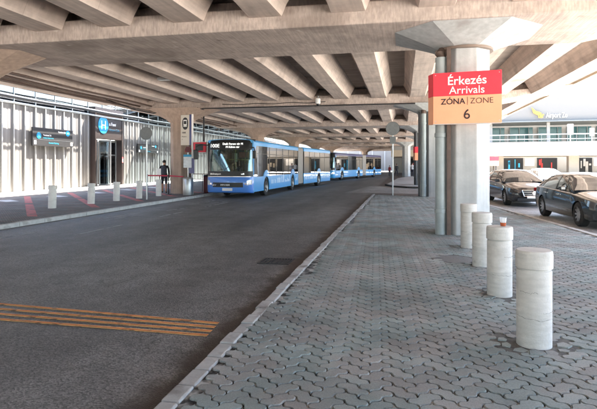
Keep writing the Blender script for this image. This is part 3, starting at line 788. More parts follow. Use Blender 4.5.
for k, (x, y, lab) in enumerate(LB):
    c = copy_tree(bl); c.location = (x, y, 0); c['label'] = lab; c['group'] = 'pale bollards on the far pavement'
    c.scale = (0.95, 0.95, 0.99)
    c.rotation_euler = (R((-1, 1.5, 0, -1.2, 1)[k]), R((1, 0, -1.4, .6, 0)[k]), k * 1.7)
    for ch in c.children:
        ch.data = lifted_mesh[ch.data.name] = lifted_mesh.get(ch.data.name) or ch.data.copy()
        ch.data.materials[0] = M_BOLL_LIFT
# the cup with a rest of drink
t = empty('plastic_cup', (BOLL[1][0] + 0.04, BOLL[1][1] - 0.01, 0.853)); tag(t, 'clear plastic cup with a little brown drink standing on a bollard', 'cup')
CUPG = bpy.data.materials.new('cup_plastic'); CUPG.use_nodes = True
_t = CUPG.node_tree; _b = _t.nodes['Principled BSDF']; _b.inputs['Base Color'].default_value = (.9, .92, .95, 1); _b.inputs['Roughness'].default_value = .15; _b.inputs['Alpha'].default_value = .28
MB().lathe([(0.030, 0.001), (0.042, 0.105), (0.044, 0.108), (0.041, 0.108), (0.029, 0.004)], 24).build('cup_wall', CUPG, t, smooth=50)
MB().lathe([(0.0, 0.003), (0.0315, 0.003), (0.0365, 0.045), (0.0, 0.045)], 24).build('drink', mat('brown_drink', (0.34, 0.08, 0.03), 0.2), t, smooth=50)

# ------------------------------------------------------------------ the arrivals sign
def arrivals(loc, rz, label, full=True, s=1.0, wd=None):
    t = empty('arrivals_sign', loc, rz); tag(t, label, 'sign')
    wd, H, dp = wd or 1.42 * s, 1.13 * s, 0.26
    def slab(z0, z1): return MB().xy([(0, 0), (wd, 0), (wd, dp), (-0.13, dp)], z0, z1)
    slab(H * 0.545, H).build('red_panel', M_RED, t, bevel=0.004)
    slab(0, H * 0.545 - .002).build('orange_panel', M_ORANGE, t, bevel=0.004)
    FR = (R(90), 0, 0)
    if full:
        text('lettering', 'Érkezés', 0.262, M_SIGNW, t, (wd * .5, -0.004, 0.855), FR, 'CENTER', 0.003, 0.003)
        text('lettering', 'Arrivals', 0.235, M_SIGNW, t, (wd * .5, -0.004, 0.655), FR, 'CENTER', 0.003, 0.001)
        text('lettering', 'ZÓNA', 0.175, M_INK, t, (wd * .475, -0.004, 0.43), FR, 'RIGHT', 0.003, 0.003)
        text('lettering', 'ZONE', 0.175, M_INK, t, (wd * .545, -0.004, 0.43), FR, 'LEFT', 0.003, -0.002)
        MB().box(wd * .507, wd * .513, -0.006, -0.001, 0.40, 0.58).build('divider', M_INK, t)
        text('lettering', '6', 0.30, M_INK, t, (wd * .5, -0.004, 0.10), FR, 'CENTER', 0.003, 0.002)
    if full:
        for bx_2 in (.05, wd - .05):
            for bz in (.05, H - .05): MB().lathe([(.0, -.006), (.010, -.005), (.012, 0), (0, 0)], 10, (bx_2, 0, bz), axis='Y').build('screw', M_GALV, t)
        MB().box(-.002, wd + .002, -.003, .004, -.014, -.001).build('lower_rim', M_GALV, t)
    MB().box(wd * .25, wd * .25 + .06, dp, dp + .26, H * .3, H * .36).box(wd * .75, wd * .75 + .06, dp, dp + .22, H * .3, H * .36).build('bracket', M_DKSTEEL, t)
    return t
arrivals((0.66, 11.52, 2.52), R(-7.5), 'red and orange arrivals sign for zone 6 on the near pier')
arrivals((0.92, 40.2, 1.95), 0, 'tiny distant red and orange sign on a far pier', False, 0.95, 0.42)

# ------------------------------------------------------------------ round sign posts
def round_sign(x, y, zc, r, label, plate=False):
    t = empty('sign_post', (x, y, 0)); tag(t, label, 'sign post', 'round traffic signs seen from behind')
    MB().lathe([(0.035, -0.1), (0.035, zc + r * .9)], 14).build('post', M_GALV, t, smooth=40)
    MB().lathe([(0, -0.06), (r, -0.06), (r + .012, -0.075), (r + .012, -0.045), (r, -0.05), (0, -0.05)], 36, (0, 0.0, zc), axis='Y').build('sign_disc', M_GREYSIGN, t, smooth=30)
    MB().box(-r * .8, r * .8, -0.05, -0.036, zc + r * .35, zc + r * .42).box(-r * .8, r * .8, -0.05, -0.036, zc - r * .42, zc - r * .35).build('clamp_rail', M_GALV, t)
    if plate: MB().box(-0.15, 0.15, -0.055, -0.045, zc - r - .45, zc - r - .08).build('plate', M_GREYSIGN, t)
    return t
round_sign(-0.52, 26.6, 3.50, 0.345, 'slim sign post with round disc at the far end of the paved walk', True)
round_sign(-11.6, 21.2, 3.06, 0.29, 'sign post with dark round disc among the bollards left of the bus stop')

# ------------------------------------------------------------------ bus stop furniture by the left pier
t = empty('bus_stop_totem', (-11.5, 25.2, 0)); tag(t, 'tall cream bus stop board with black oval pictogram in front of the left pier', 'bus stop sign')
MB().box(-0.26, 0.24, -0.04, 0.04, 2.66, 4.30).build('board', mat('totem_cream', (0.66, 0.60, 0.52), 0.5), t, bevel=0.01)
MB().box(0.245, 0.36, -0.05, 0.05, 2.66, 4.32).build('edge_strip', M_BUSNAVY, t)
MB().box(0.362, 0.43, -0.05, 0.05, 0.0, 4.34).build('post', M_SIGNW, t)
b = MB(); pts = [(0.17 * math.cos(a), 3.83 + 0.33 * math.copysign(abs(math.sin(a)) ** .8, math.sin(a))) for a in np.linspace(0, 2 * PI, 29)[:-1]]
ov = b.xz(pts, -0.052, -0.042).build('oval', M_BLACK, t)
bi = MB().box(-0.10, 0.10, -0.058, -0.053, 3.66, 4.03).build('pictogram', M_SIGNW, ov)
MB().box(-0.075, 0.075, -0.062, -0.0585, 3.80, 3.97).box(-0.075, -0.045, -0.062, -0.0585, 3.69, 3.73).box(0.045, 0.075, -0.062, -0.0585, 3.69, 3.73).build('pictogram_windscreen', M_BLACK, ov)
text('lettering', '100E', 0.12, M_INK, t, (-0.2, -0.045, 3.30), (R(90), 0, 0), 'LEFT', 0.002, 0.003)
text('lettering', 'Airport', 0.09, M_INK, t, (-0.2, -0.045, 3.10), (R(90), 0, 0), 'LEFT', 0.002)
text('lettering', '2', 0.09, M_INK, t, (-0.2, -0.045, 2.95), (R(90), 0, 0), 'LEFT', 0.002)

t = empty('timetable_stand', (-11.15, 24.75, 0)); tag(t, 'timetable stand with white sheet and red round top behind the steel bin', 'timetable')
MB().lathe([(0.03, 0), (0.03, 2.6)], 10).build('post', M_GALV, t)
MB().box(-0.24, 0.22, -0.06, -0.035, 1.45, 2.15).build('sheet', mat('paper_sheet', (0.62, 0.66, 0.68), 0.5, var=0.15, vscale=9, streak=(1, 1, 40)), t)
MB().box(-0.24, 0.22, -0.063, -0.0605, 2.03, 2.15).build('sheet_header', M_SIGNBLUE, t)
MB().box(0.06, 0.36, -0.02, 0.0, 1.15, 1.95).build('back_board', M_BUSNAVY, t)
MB().box(-0.16, 0.20, -0.05, -0.03, 2.28, 2.42).build('header_plate', M_REDCLOTH, t)
MB().lathe([(0, -0.06), (0.16, -0.06), (0.16, -0.04), (0, -0.04)], 24, (0.02, 0, 2.42), axis='Y').build('header_disc', M_MAROON, t)

t = empty('litter_bin', (-10.98, 24.35, 0)); tag(t, 'cylindrical brushed steel litter bin at the foot of the timetable stand', 'litter bin')
MB().lathe([(0.25, 0.02), (0.255, 0.04), (0.255, 0.86), (0.25, 0.87)], 32).build('drum', M_GALV, t, smooth=30)
MB().lathe([(0.24, 0.87), (0.262, 0.875), (0.262, 0.92), (0.20, 0.95), (0.15, 0.94), (0.0, 0.90)], 32).build('lid', M_BELLOWS, t, smooth=40)
MB().lathe([(0.235, 0), (0.235, 0.03)], 32).build('foot_ring', M_BLACK, t)
t = empty('litter_bin', (-10.95, 26.9, 0)); tag(t, 'dark maroon litter bin on the kerb left of the front of the bus', 'litter bin')
MB().lathe([(0.19, 0.0), (0.21, 0.03), (0.22, 0.92), (0.20, 0.95)], 24).build('drum', M_MAROON, t, smooth=30)
MB().lathe([(0.225, 0.95), (0.235, 0.97), (0.20, 1.03), (0, 1.05)], 24).build('lid', M_BLACK, t, smooth=40)

def belt_post(x, y):
    t = empty('barrier_post', (x, y, 0)); return t
posts = [(-13.6, 25.0), (-12.0, 24.9), (-11.3, 26.0)]
for k, ((x, y), lab) in enumerate(zip([(-13.75, 25.2), (-12.35, 24.9)], ['belt barrier post standing left of the pier, nearest the waiting person', 'belt barrier post standing in front of the pier'])):
    t = empty('barrier_post', (x, y, 0)); tag(t, lab, 'barrier post', 'belt barrier posts at the bus stop')
    MB().lathe([(0.16, 0.0), (0.16, 0.02), (0.03, 0.04), (0.03, 0.96), (0.042, 0.97), (0.042, 1.07), (0.0, 1.08)], 20).build('post', M_DKSTEEL, t, smooth=30)
b = MB().box(-13.75, -12.35, 0, 0.006, 0, 0.07)
o = MB().prism([(-13.71, 25.19, 0.98), (-12.39, 24.91, 0.98), (-12.39, 24.91, 1.05), (-13.71, 25.19, 1.05)], [(-13.71, 25.196, 0.98), (-12.39, 24.916, 0.98), (-12.39, 24.916, 1.05), (-13.71, 25.196, 1.05)]).build('barrier_belt', M_BELT)
tag(o, 'red belt strung between the two barrier posts left of the pier', 'barrier belt')
o = MB().prism([(-12.31, 24.9, 0.98), (-11.25, 24.4, 0.95), (-11.25, 24.4, 1.01), (-12.31, 24.9, 1.05)], [(-12.31, 24.906, 0.98), (-11.25, 24.406, 0.95), (-11.25, 24.406, 1.01), (-12.31, 24.906, 1.05)]).build('barrier_belt', M_BELT)
tag(o, 'red belt running from the pier to the steel litter bin', 'barrier belt')
t = empty('railing', (-12.4, 28.2, 0)); tag(t, 'low red railing on the pavement between the pier and the bus', 'railing')
for k in range(4): MB().lathe([(0.02, 0), (0.02, 1.05)], 8, (k * 0.62, 0, 0)).build('post', M_MAROON, t)
for z in (1.03, 0.72): MB().box(-0.02, 1.9, -0.015, 0.015, z, z + .04).build('rail', M_MAROON, t)
t = empty('info_board', (-13.0, 25.1, 0)); tag(t, 'small white notice on a black stand above the rightmost pale bollard', 'notice')
MB().lathe([(0.13, 0), (0.13, 0.015), (0.018, 0.03), (0.018, 1.05)], 12).build('stand', M_BLACK, t)
MB().box(-0.12, 0.12, -0.03, -0.01, 1.02, 1.40).build('notice_plate', M_SIGNW, t)

t = empty('hanging_sign', (-13.05, 29.0, 2.38)); tag(t, 'red and black hanging sign with white border above the mirror of the bus', 'sign')
MB().box(0.0, 1.15, 0, 0.12, 0, 0.62).build('panel', M_RED, t, bevel=0.01)
MB().box(0.46, 0.98, -0.006, -0.001, 0.10, 0.52).build('screen', M_BLACK, t)
MB().box(-0.02, 1.17, -0.01, -0.002, -0.03, 0.0).box(-0.02, 1.17, -0.01, -0.002, 0.62, 0.65).box(-0.03, 0.0, -0.01, -0.002, 0, .62).build('border', M_SIGNW, t)
text('lettering', 'H', 0.4, M_SIGNW, t, (0.22, -0.006, 0.17), (R(90), 0, 0), 'CENTER', 0.002)
for x in (0.2, 0.95): MB().box(x, x + .09, 0.03, .09, 0.62, 2.35).build('hanger', M_DKSTEEL, t)

# ------------------------------------------------------------------ buses
def arch_outline(y0, y1, z0, z1, wheels, r=0.56, zc=0.50):
    pts = [(y0, z0)]
    for wy in wheels:
        if not (y0 < wy < y1): continue
        a0 = math.asin((zc - z0) / r)
        for a in np.linspace(PI + a0, -a0, 15):
            pts.append((wy + r * math.cos(a), zc + r * math.sin(a)))
    pts += [(y1, z0), (y1, z1), (y0, z1)]
    return pts

def wheel(parent, x, y, r, w_, side, rimm, name='wheel', spokes=0):
    """side = +1: outer face toward +X"""
    b = MB()
    s = side
    prof = [(r * .60, 0), (r * .93, 0.0), (r, -w_ * .12), (r, -w_ * .88), (r * .93, -w_), (r * .6, -w_)]
    b.lathe([(p[0], p[1] * s) for p in prof], 32, (0, 0, 0), axis='X', cap=False)
    o = b.build(name, M_RUBBER, parent, smooth=35); o.location = (x, y, r)
    if spokes:
        d = MB().lathe([(p[0], p[1] * s) for p in [(r * .60, -0.002), (r * .66, 0.004), (r * .66, -0.01), (r * .58, -0.05), (r * .57, -0.14), (0, -0.14)]], 32, axis='X', cap=False)
        dk = d.build('rim', rimm, o, smooth=30)
        sp = MB()
        for k in range(spokes):
            a = 2 * PI * k / spokes
            ca, sa = math.cos(a), math.sin(a)
            def q(rad, off, h): return (h * s, rad * ca - off * sa, rad * sa + off * ca)
            sp.prism([q(.03, -.03, -.03), q(.03, .03, -.03), q(r * .61, .022, -.012), q(r * .61, -.022, -.012)], [q(.03, -.03, -.07), q(.03, .03, -.07), q(r * .61, .02, -.05), q(r * .61, -.02, -.05)])
        sp.lathe([(0.0, -.02 * s), (0.06, -.025 * s), (0.06, -.08 * s), (0, -.08 * s)], 16, axis='X')
        sp.build('spokes', M_ALLOY, o, smooth=30)
    else:
        d = MB().lathe([(p[0], p[1] * s) for p in [(0.0, .02), (0.10, .02), (0.12, -.03), (r * .33, -0.05), (r * .36, -.10), (r * .52, -0.07), (r * .58, -.005), (r * .62, .004), (r * .62, -.03)]], 32, axis='X', cap=False)
        d.build('rim', rimm, o, smooth=35)
    return o

def plan_front(t, bow=0.16, rc=0.30, hw=1.25):
    """front outline of the bus in plan: x over t in -1..1 and the y it has (front = 0, back positive)"""
    x = hw * math.sin(t * PI / 2) if False else hw * t
    e = abs(t)
    y = bow * e ** 2
    if e > 1 - rc / hw:
        u = (e - (1 - rc / hw)) / (rc / hw)
        y += rc * (1 - math.sqrt(max(0, 1 - u * u)))
    return x, y
TS = [-1, -.992, -.97, -.93, -.88, -.8, -.65, -.45, -.22, 0, .22, .45, .65, .8, .88, .93, .97, .992, 1]
def front_sheet(levels, hw=1.25, off=0.0, t0=-1, t1=1):
    """levels = [(z, setback, thickness)] ; returns a curved thick skin"""
    ts = [t for t in TS if t0 <= t <= t1]
    b = MB()
    outer = [[(plan_front(t, hw=hw)[0], plan_front(t, hw=hw)[1] + sb - off, z) for t in ts] for z, sb in levels]
    inner = [[(p[0] * .965, p[1] + .05, p[2]) for p in r_] for r_ in outer]
    n = len(ts); m = len(levels)
    b.grid(outer); k = len(b.v)
    b.grid(inner)
    for i in range(m - 1):
        b.f.append((i * n, (i + 1) * n, k + (i + 1) * n, k + i * n)); b.f.append((i * n + n - 1, (i + 1) * n + n - 1, k + (i + 1) * n + n - 1, k + i * n + n - 1))
    for j in range(n - 1):
        b.f.append((j, j + 1, k + j + 1, k + j)); b.f.append(((m - 1) * n + j, (m - 1) * n + j + 1, k + (m - 1) * n + j + 1, k + (m - 1) * n + j))
    return b

def make_bus(near=True):
    """local frame: front at y=0 facing -Y, body runs back along +Y; ground z=0"""
    root = empty('articulated_bus')
    HW = 1.25
    L1, J0, J1, L2 = 10.75, 10.75, 12.25, 20.0
    Wy = (2.8, 9.1)
    skirt = M_BUSBLUE
    gls = G_BUS if near else G_BUSD
    band = M_BUSBLUE if near else M_BUSNAVY
    ZW0, ZW1, ZR_ = 1.08, 2.70, 2.98
    def section(parent, y0, y1, wheels, pillars, first):
        for s, sn in ((1, 'side'), (-1, 'side')):
            x0, x1 = (HW - .05, HW) if s > 0 else (-HW, -HW + .05)
            yy0 = y0 + (0.46 if first else 0)
            o = MB().yz(arch_outline(yy0, y1, 0.30, ZW0, wheels), x0, x1).build('side_panel', skirt, parent, bevel=0.006)
            if near and s > 0:
                # pale skyline decal on the panel: uneven towers over a hill line
                d = MB(); yy = yy0 + 0.25 if not first else 3.7
                rr = random.Random(11)
                while yy < y1 - .4:
                    if all(abs(yy - w) > .72 for w in wheels):
                        h = rr.uniform(0.08, 0.42); wd = rr.uniform(0.08, 0.3)
                        d.box(HW + .001, HW + .004, yy, yy + wd, 0.62, 0.62 + h)
                        if rr.random() > .6: d.box(HW + .001, HW + .004, yy + wd * .4, yy + wd * .6, 0.62 + h, 0.74 + h)
                        yy += wd + rr.choice((0.0, 0.05, .2))
                    else: yy += .2
                d.build('decal', M_DECAL, parent)
            MB().box(x0, x1, y0 + (0.46 if first else 0), y1, ZW1, ZR_ - .10).build('roof_rail', band, parent)
            g = MB().box(x0 + (.03 if s > 0 else .012), x1 - (.012 if s > 0 else .03), y0 + (.46 if first else 0), y1, ZW0, ZW1).build('side_window', gls, parent)
            pm = MB()
            for p in pillars: pm.box(x0, x1 - (.004 if s > 0 else 0), p - .045, p + .045, ZW0, ZW1)
            pm.box(x0, x1, y0 + (.46 if first else 0), y0 + (.54 if first else .08), ZW0, ZW1).box(x0, x1, y1 - .1, y1, ZW0, ZW1)
            pm.box(x0 + .01, x1 - .008, y0 + .5, y1, ZW1 - .42, ZW1 - .39)
            pm.build('pillar', M_BLACK, parent)
            for wy in wheels:
                fp = [(wy + .74 * math.cos(a), .62 + .80 * math.sin(a)) for a in np.linspace(PI * .80, PI * .20, 13)]
                fp = [p for p in fp if p[1] > ZW0 + .001]
                fp = [(fp[0][0], ZW0 + .001)] + fp + [(fp[-1][0], ZW0 + .001)]
                MB().yz(fp, x0 - (.003 if s < 0 else 0), x1 + (.003 if s > 0 else 0)).build('fender', skirt, parent)
            if first: MB().yz([(y0 + .455, ZW0 + .002), (y0 + .66, ZW0 + .002), (y0 + .60, 1.9), (y0 + .64, 2.45), (y0 + .9, ZW1 - .002), (y0 + .455, ZW1 - .002)], x0 - (.004 if s < 0 else 0), x1 + (.004 if s > 0 else 0)).build('front_pillar', skirt if s > 0 else M_BLACK, parent)
        # roof with rounded edges, floor, ends
        prof = [(-HW, ZR_ - .10), (-HW * .985, ZR_ - .03), (-HW * .93, ZR_ + .01), (-HW * .6, ZR_ + .045), (0, ZR_ + .06), (HW * .6, ZR_ + .045), (HW * .93, ZR_ + .01), (HW * .985, ZR_ - .03), (HW, ZR_ - .10)]
        MB().xz(prof + [(HW - .06, ZR_ - .14), (-HW + .06, ZR_ - .14)], y0 + (.40 if first else 0), y1).build('roof', band if not near else M_BUSBLUE, parent, smooth=30)
        MB().box(-HW + .06, HW - .06, y0 + .3, y1 - .02, 0.32, 0.42).build('floor', M_DKSTEEL, parent)
        for wy in wheels:
            for s in (1, -1):
                MB().box(min(s * .62, s * 1.19), max(s * .62, s * 1.19), wy - .6, wy + .6, 0.421, 1.12).build('wheel_box', M_BLACK, parent)
                wheel(parent, s * (HW - .03), wy, 0.48, 0.29, s, M_GALV)
        # inside: seats and hand poles
        sb = MB(); yy = y0 + 2.4
        while yy < y1 - .9:
            for x in (-.98, -.56, .56, .98):
                sb.box(x - .19, x + .19, yy, yy + .42, .82, .92); sb.box(x - .19, x + .19, yy + .36, yy + .44, .92, 1.55)
            yy += 0.82
        sb.build('seats', M_SEAT, parent)
        pb = MB(); yy = y0 + 2.2
        while yy < y1 - .6:
            for x in (-.36, .36): pb.lathe([(.018, .42), (.018, ZR_ - .14)], 8, (x, yy, 0))
            yy += 1.64
        for x in (-.36, .36): pb.box(x - .015, x + .015, y0 + 1.2, y1 - .4, 1.98, 2.01)
        pb.build('hand_poles', M_POLE, parent)
        sc_ = MB()
        for yq in (y0 + 2.9, y0 + 5.2):
            if yq < y1 - 1: sc_.box(-.42, .42, yq, yq + .06, 2.12, 2.42)
        sc_.build('ceiling_screen', mat('screen_red', (.55, .05, .04), .4), parent)
        rq = random.Random(int(y0) + 3); psg = MB(); yq = y0 + 2.5
        while yq < y1 - 1.0:      # seat-top bags, ticket boxes and grab handles that clutter the windows
            for xq in (-.8, .1, .8):
                if rq.random() < .6: hq = rq.uniform(.25, .6); psg.box(xq - .16, xq + .16, yq, yq + .22, 1.2, 1.2 + hq); psg.box(xq - .02, xq + .02, yq + .1, yq + .13, 1.7, 2.6)
            yq += rq.uniform(.5, 1.1)
        psg.build('fittings', M_BLACK, parent)
        wf = MB(); bf = MB(); yq = y0 + 2.3
        while yq < y1 - .5:
            h0 = rq.uniform(1.1, 1.9); (wf if rq.random() < .5 else bf).box(-HW + .07, -HW + .10, yq, yq + rq.uniform(.2, .5), h0, h0 + rq.uniform(.3, .8)); yq += rq.uniform(.35, .8)
        wf.build('poster_panel', M_SIGNW, parent); bf.build('door_frame', M_BLACK, parent)
        MB().box(-HW + .1, HW - .1, y0 + 1.0, y1 - .3, ZR_ - .12, ZR_ - .09).build('ceiling', M_GREYSIGN, parent)
    P1 = [3.4, 4.9, 6.4, 7.9, 9.4]
    section(root, 0, L1, Wy, [2.0] + P1, True)
    # driver's cab side: black pillar with lower quarter window
    MB().yz([(0.47, 1.2), (1.15, 1.2), (0.75, 2.0), (0.47, 2.6)], HW - .03, HW + .004).build('quarter_panel', M_BLACK, root)
    # front: bumper, glass, display
    bump = front_sheet([(0.26, .10), (0.30, .02), (0.42, -.02), (0.78, -.02), (1.02, .0), (1.10, .03)]).build('bumper', M_BUSFRONT if near else M_BUSBLUE, root, smooth=35)
    MB().box(-0.82, 0.50, -0.008, 0.0, 0, 0)
    # grille
    gr = front_sheet([(0.56, -.02), (0.80, -.02)], off=0.006, t0=-.66, t1=.66).build('grille', M_BLACK, root)
    for z in (0.60, 0.66, 0.72): pass
    text('lettering', 'BKV', 0.13, M_LAMP, gr, (-0.74, 0.012, 0.63), (R(90), 0, 0), 'CENTER', 0.008, 0.0)
    text('lettering', 'MPX·RBX', 0.12, M_LAMP, gr, (-0.12, -0.035, 0.635), (R(90), 0, 0), 'CENTER', 0.008, 0.0)
    MB().box(-0.27, 0.27, -0.055, -0.028, 0.38, 0.52).build('number_plate', M_SIGNW, root, bevel=.004)
    for s in (-1, 1):
        lt = front_sheet([(0.62, -.015), (0.70, -.02), (0.86, -.01)], off=0.010, t0=.66 if s > 0 else -.97, t1=.97 if s > 0 else -.66)
        # slanted lens: lift the outer end
        lt.v = [(p[0], p[1], p[2] + (abs(p[0]) - .83) * .22 - (0.0 if p[2] > .8 else 0.0)) for p in lt.v]
        hl = lt.build('headlight', M_LAMP, root, smooth=40)
        MB().lathe([(0.0, -.02), (.05, -.02), (.05, 0), (0, 0)], 16, (s * .93, .085, .735), axis='Y').build('bulb', M_CHROME, hl)
        # mirror arm
        if s < 0:
            mr = MB().tube([(-1.15, .25, 2.72), (-1.42, -.08, 2.74), (-1.62, -.2, 2.66), (-1.64, -.22, 2.45)], .035, 8).build('mirror_arm', M_BLACK, root, smooth=60)
            MB().box(-1.76, -1.52, -.27, -.15, 1.98, 2.48).build('mirror', M_BLACK, mr, bevel=.03)
        else:
            mr = MB().tube([(1.15, .25, 2.6), (1.38, .1, 2.58), (1.42, .08, 2.4)], .03, 8).build('mirror_arm', M_BLACK, root, smooth=60)
            MB().box(1.32, 1.5, .02, .12, 2.02, 2.42).build('mirror', M_BLACK, mr, bevel=.03)
    MB().grid([[(plan_front(t)[0] * .99, plan_front(t)[1] - .012, z) for t in TS[2:-2]] for z in (1.085, 1.115)]).build('trim_line', M_LAMP, root)
    lo = front_sheet([(1.11, .025), (1.38, .045)]).build('dash_panel', M_BLACK, root, smooth=35)
    text('lettering', 'BUD:airport', 0.12, M_LAMP, lo, (-0.98, 0.115, 1.20), (R(90), 0, R(-8)), 'LEFT', 0.01, 0.002)
    text('lettering', 'wifi', 0.12, M_LAMP, lo, (0.70, 0.07, 1.20), (R(90), 0, R(9)), 'LEFT', 0.01, 0.004)
    front_sheet([(1.38, .045), (1.9, .09), (2.48, .15)]).build('windscreen', G_DARK, root, smooth=35)
    dm = front_sheet([(2.48, .15), (2.80, .19), (2.96, .26), (3.02, .38)]).build('display_box', M_BLACK, root, smooth=35)
    text('lettering', '100E', 0.27, M_LED, dm, (-0.76, 0.155, 2.60), (R(83), 0, R(-4)), 'CENTER', 0.015, -0.006, sx=1.0)
    text('lettering', 'Deák Ferenc tér M', 0.155, M_LED, dm, (0.22, 0.155, 2.73), (R(83), 0, 0), 'CENTER', 0.015, -0.003, sx=.92)
    text('lettering', 'M Kálvin tér', 0.15, M_LED, dm, (0.22, 0.135, 2.57), (R(83), 0, 0), 'CENTER', 0.015, -0.003)
    for s in (-1, 1):    # corner posts linking front and sides
        MB().box(min(s * 1.19, s * 1.245), max(s * 1.19, s * 1.245), .40, .47, .30, 2.9).build('corner_post', band if s > 0 else M_BLACK, root)
    # driver's seat and wheel, wipers
    MB().box(.35, .85, 1.2, 1.7, .9, 1.0).box(.35, .85, 1.65, 1.78, 1.0, 1.75).build('driver_seat', M_SEAT, root)
    MB().lathe([(.20, -.012), (.215, 0), (.20, .012), (.185, 0), (.20, -.012)], 20, (.6, .75, 1.35)).build('steering_wheel', M_BLACK, root)
    MB().tube([(-.6, .03, 1.42), (-.1, .06, 1.5), (.35, .09, 1.95)], .012, 6).tube([(.2, .03, 1.42), (.6, .07, 1.5), (.95, .2, 1.9)], .012, 6).build('wiper', M_BLACK, root)
    MB().box(-1.05, 1.05, 2.0, 2.06, .42, 1.9).build('cab_wall', mat('cab_grey', (.10, .12, .12), .6), root) if False else None
    # bellows and rear section on a turned empty
    rear = MB()
    n = 15
    rows = []
    a2 = R(-5.3 if near else 0)
    for k in range(n):
        f = k / (n - 1); ins = .05 if k % 2 else 0.0
        yy = J0 + (J1 - J0) * f; sh = 0.0
        hw = HW - ins; zt = ZR_ - ins - .02
        off = -math.sin(a2) * (yy - J0) * .5
        rows.append([(off - hw, yy, .34 + ins), (off - hw, yy, zt - .08), (off - hw + .08, yy, zt), (off + hw - .08, yy, zt), (off + hw, yy, zt - .08), (off + hw, yy, .34 + ins)])
    rear.grid(rows).build('bellows', M_BELLOWS, root)
    # rear car, as one part carrying the rest as its pieces
    rc = MB().box(-HW + .05, HW - .05, L2 - .06, L2, .30, 2.9).build('rear_end', M_BUSBLUE, root)
    before = set(root.children)
    section(root, J1, L2, (16.35,), [13.7, 15.1, 16.6, 18.1], False)
    T = Matrix.Translation((0, J0 + .2, 0)) @ Matrix.Rotation(a2, 4, 'Z') @ Matrix.Translation((0, -J0 - .2, 0))
    for o in [rc] + [c for c in root.children if c not in before]:
        loc = Matrix.Translation(o.location)
        o.matrix_basis = T @ loc
    return root
bus = make_bus(True)
bus.location = (-8.75, 24.2, RZ); bus.rotation_euler = (0, 0, R(-1.0))
tag(bus, 'nearest articulated bus, light blue with black windscreen showing its route in white', 'bus', 'blue articulated buses')
bus2 = make_bus(False)
bus2.location = (-8.45, 53.3, RZ); bus2.rotation_euler = (0, 0, R(-12.0))
tag(bus2, 'farther articulated bus with dark windows standing behind the nearest one', 'bus', 'blue articulated buses')

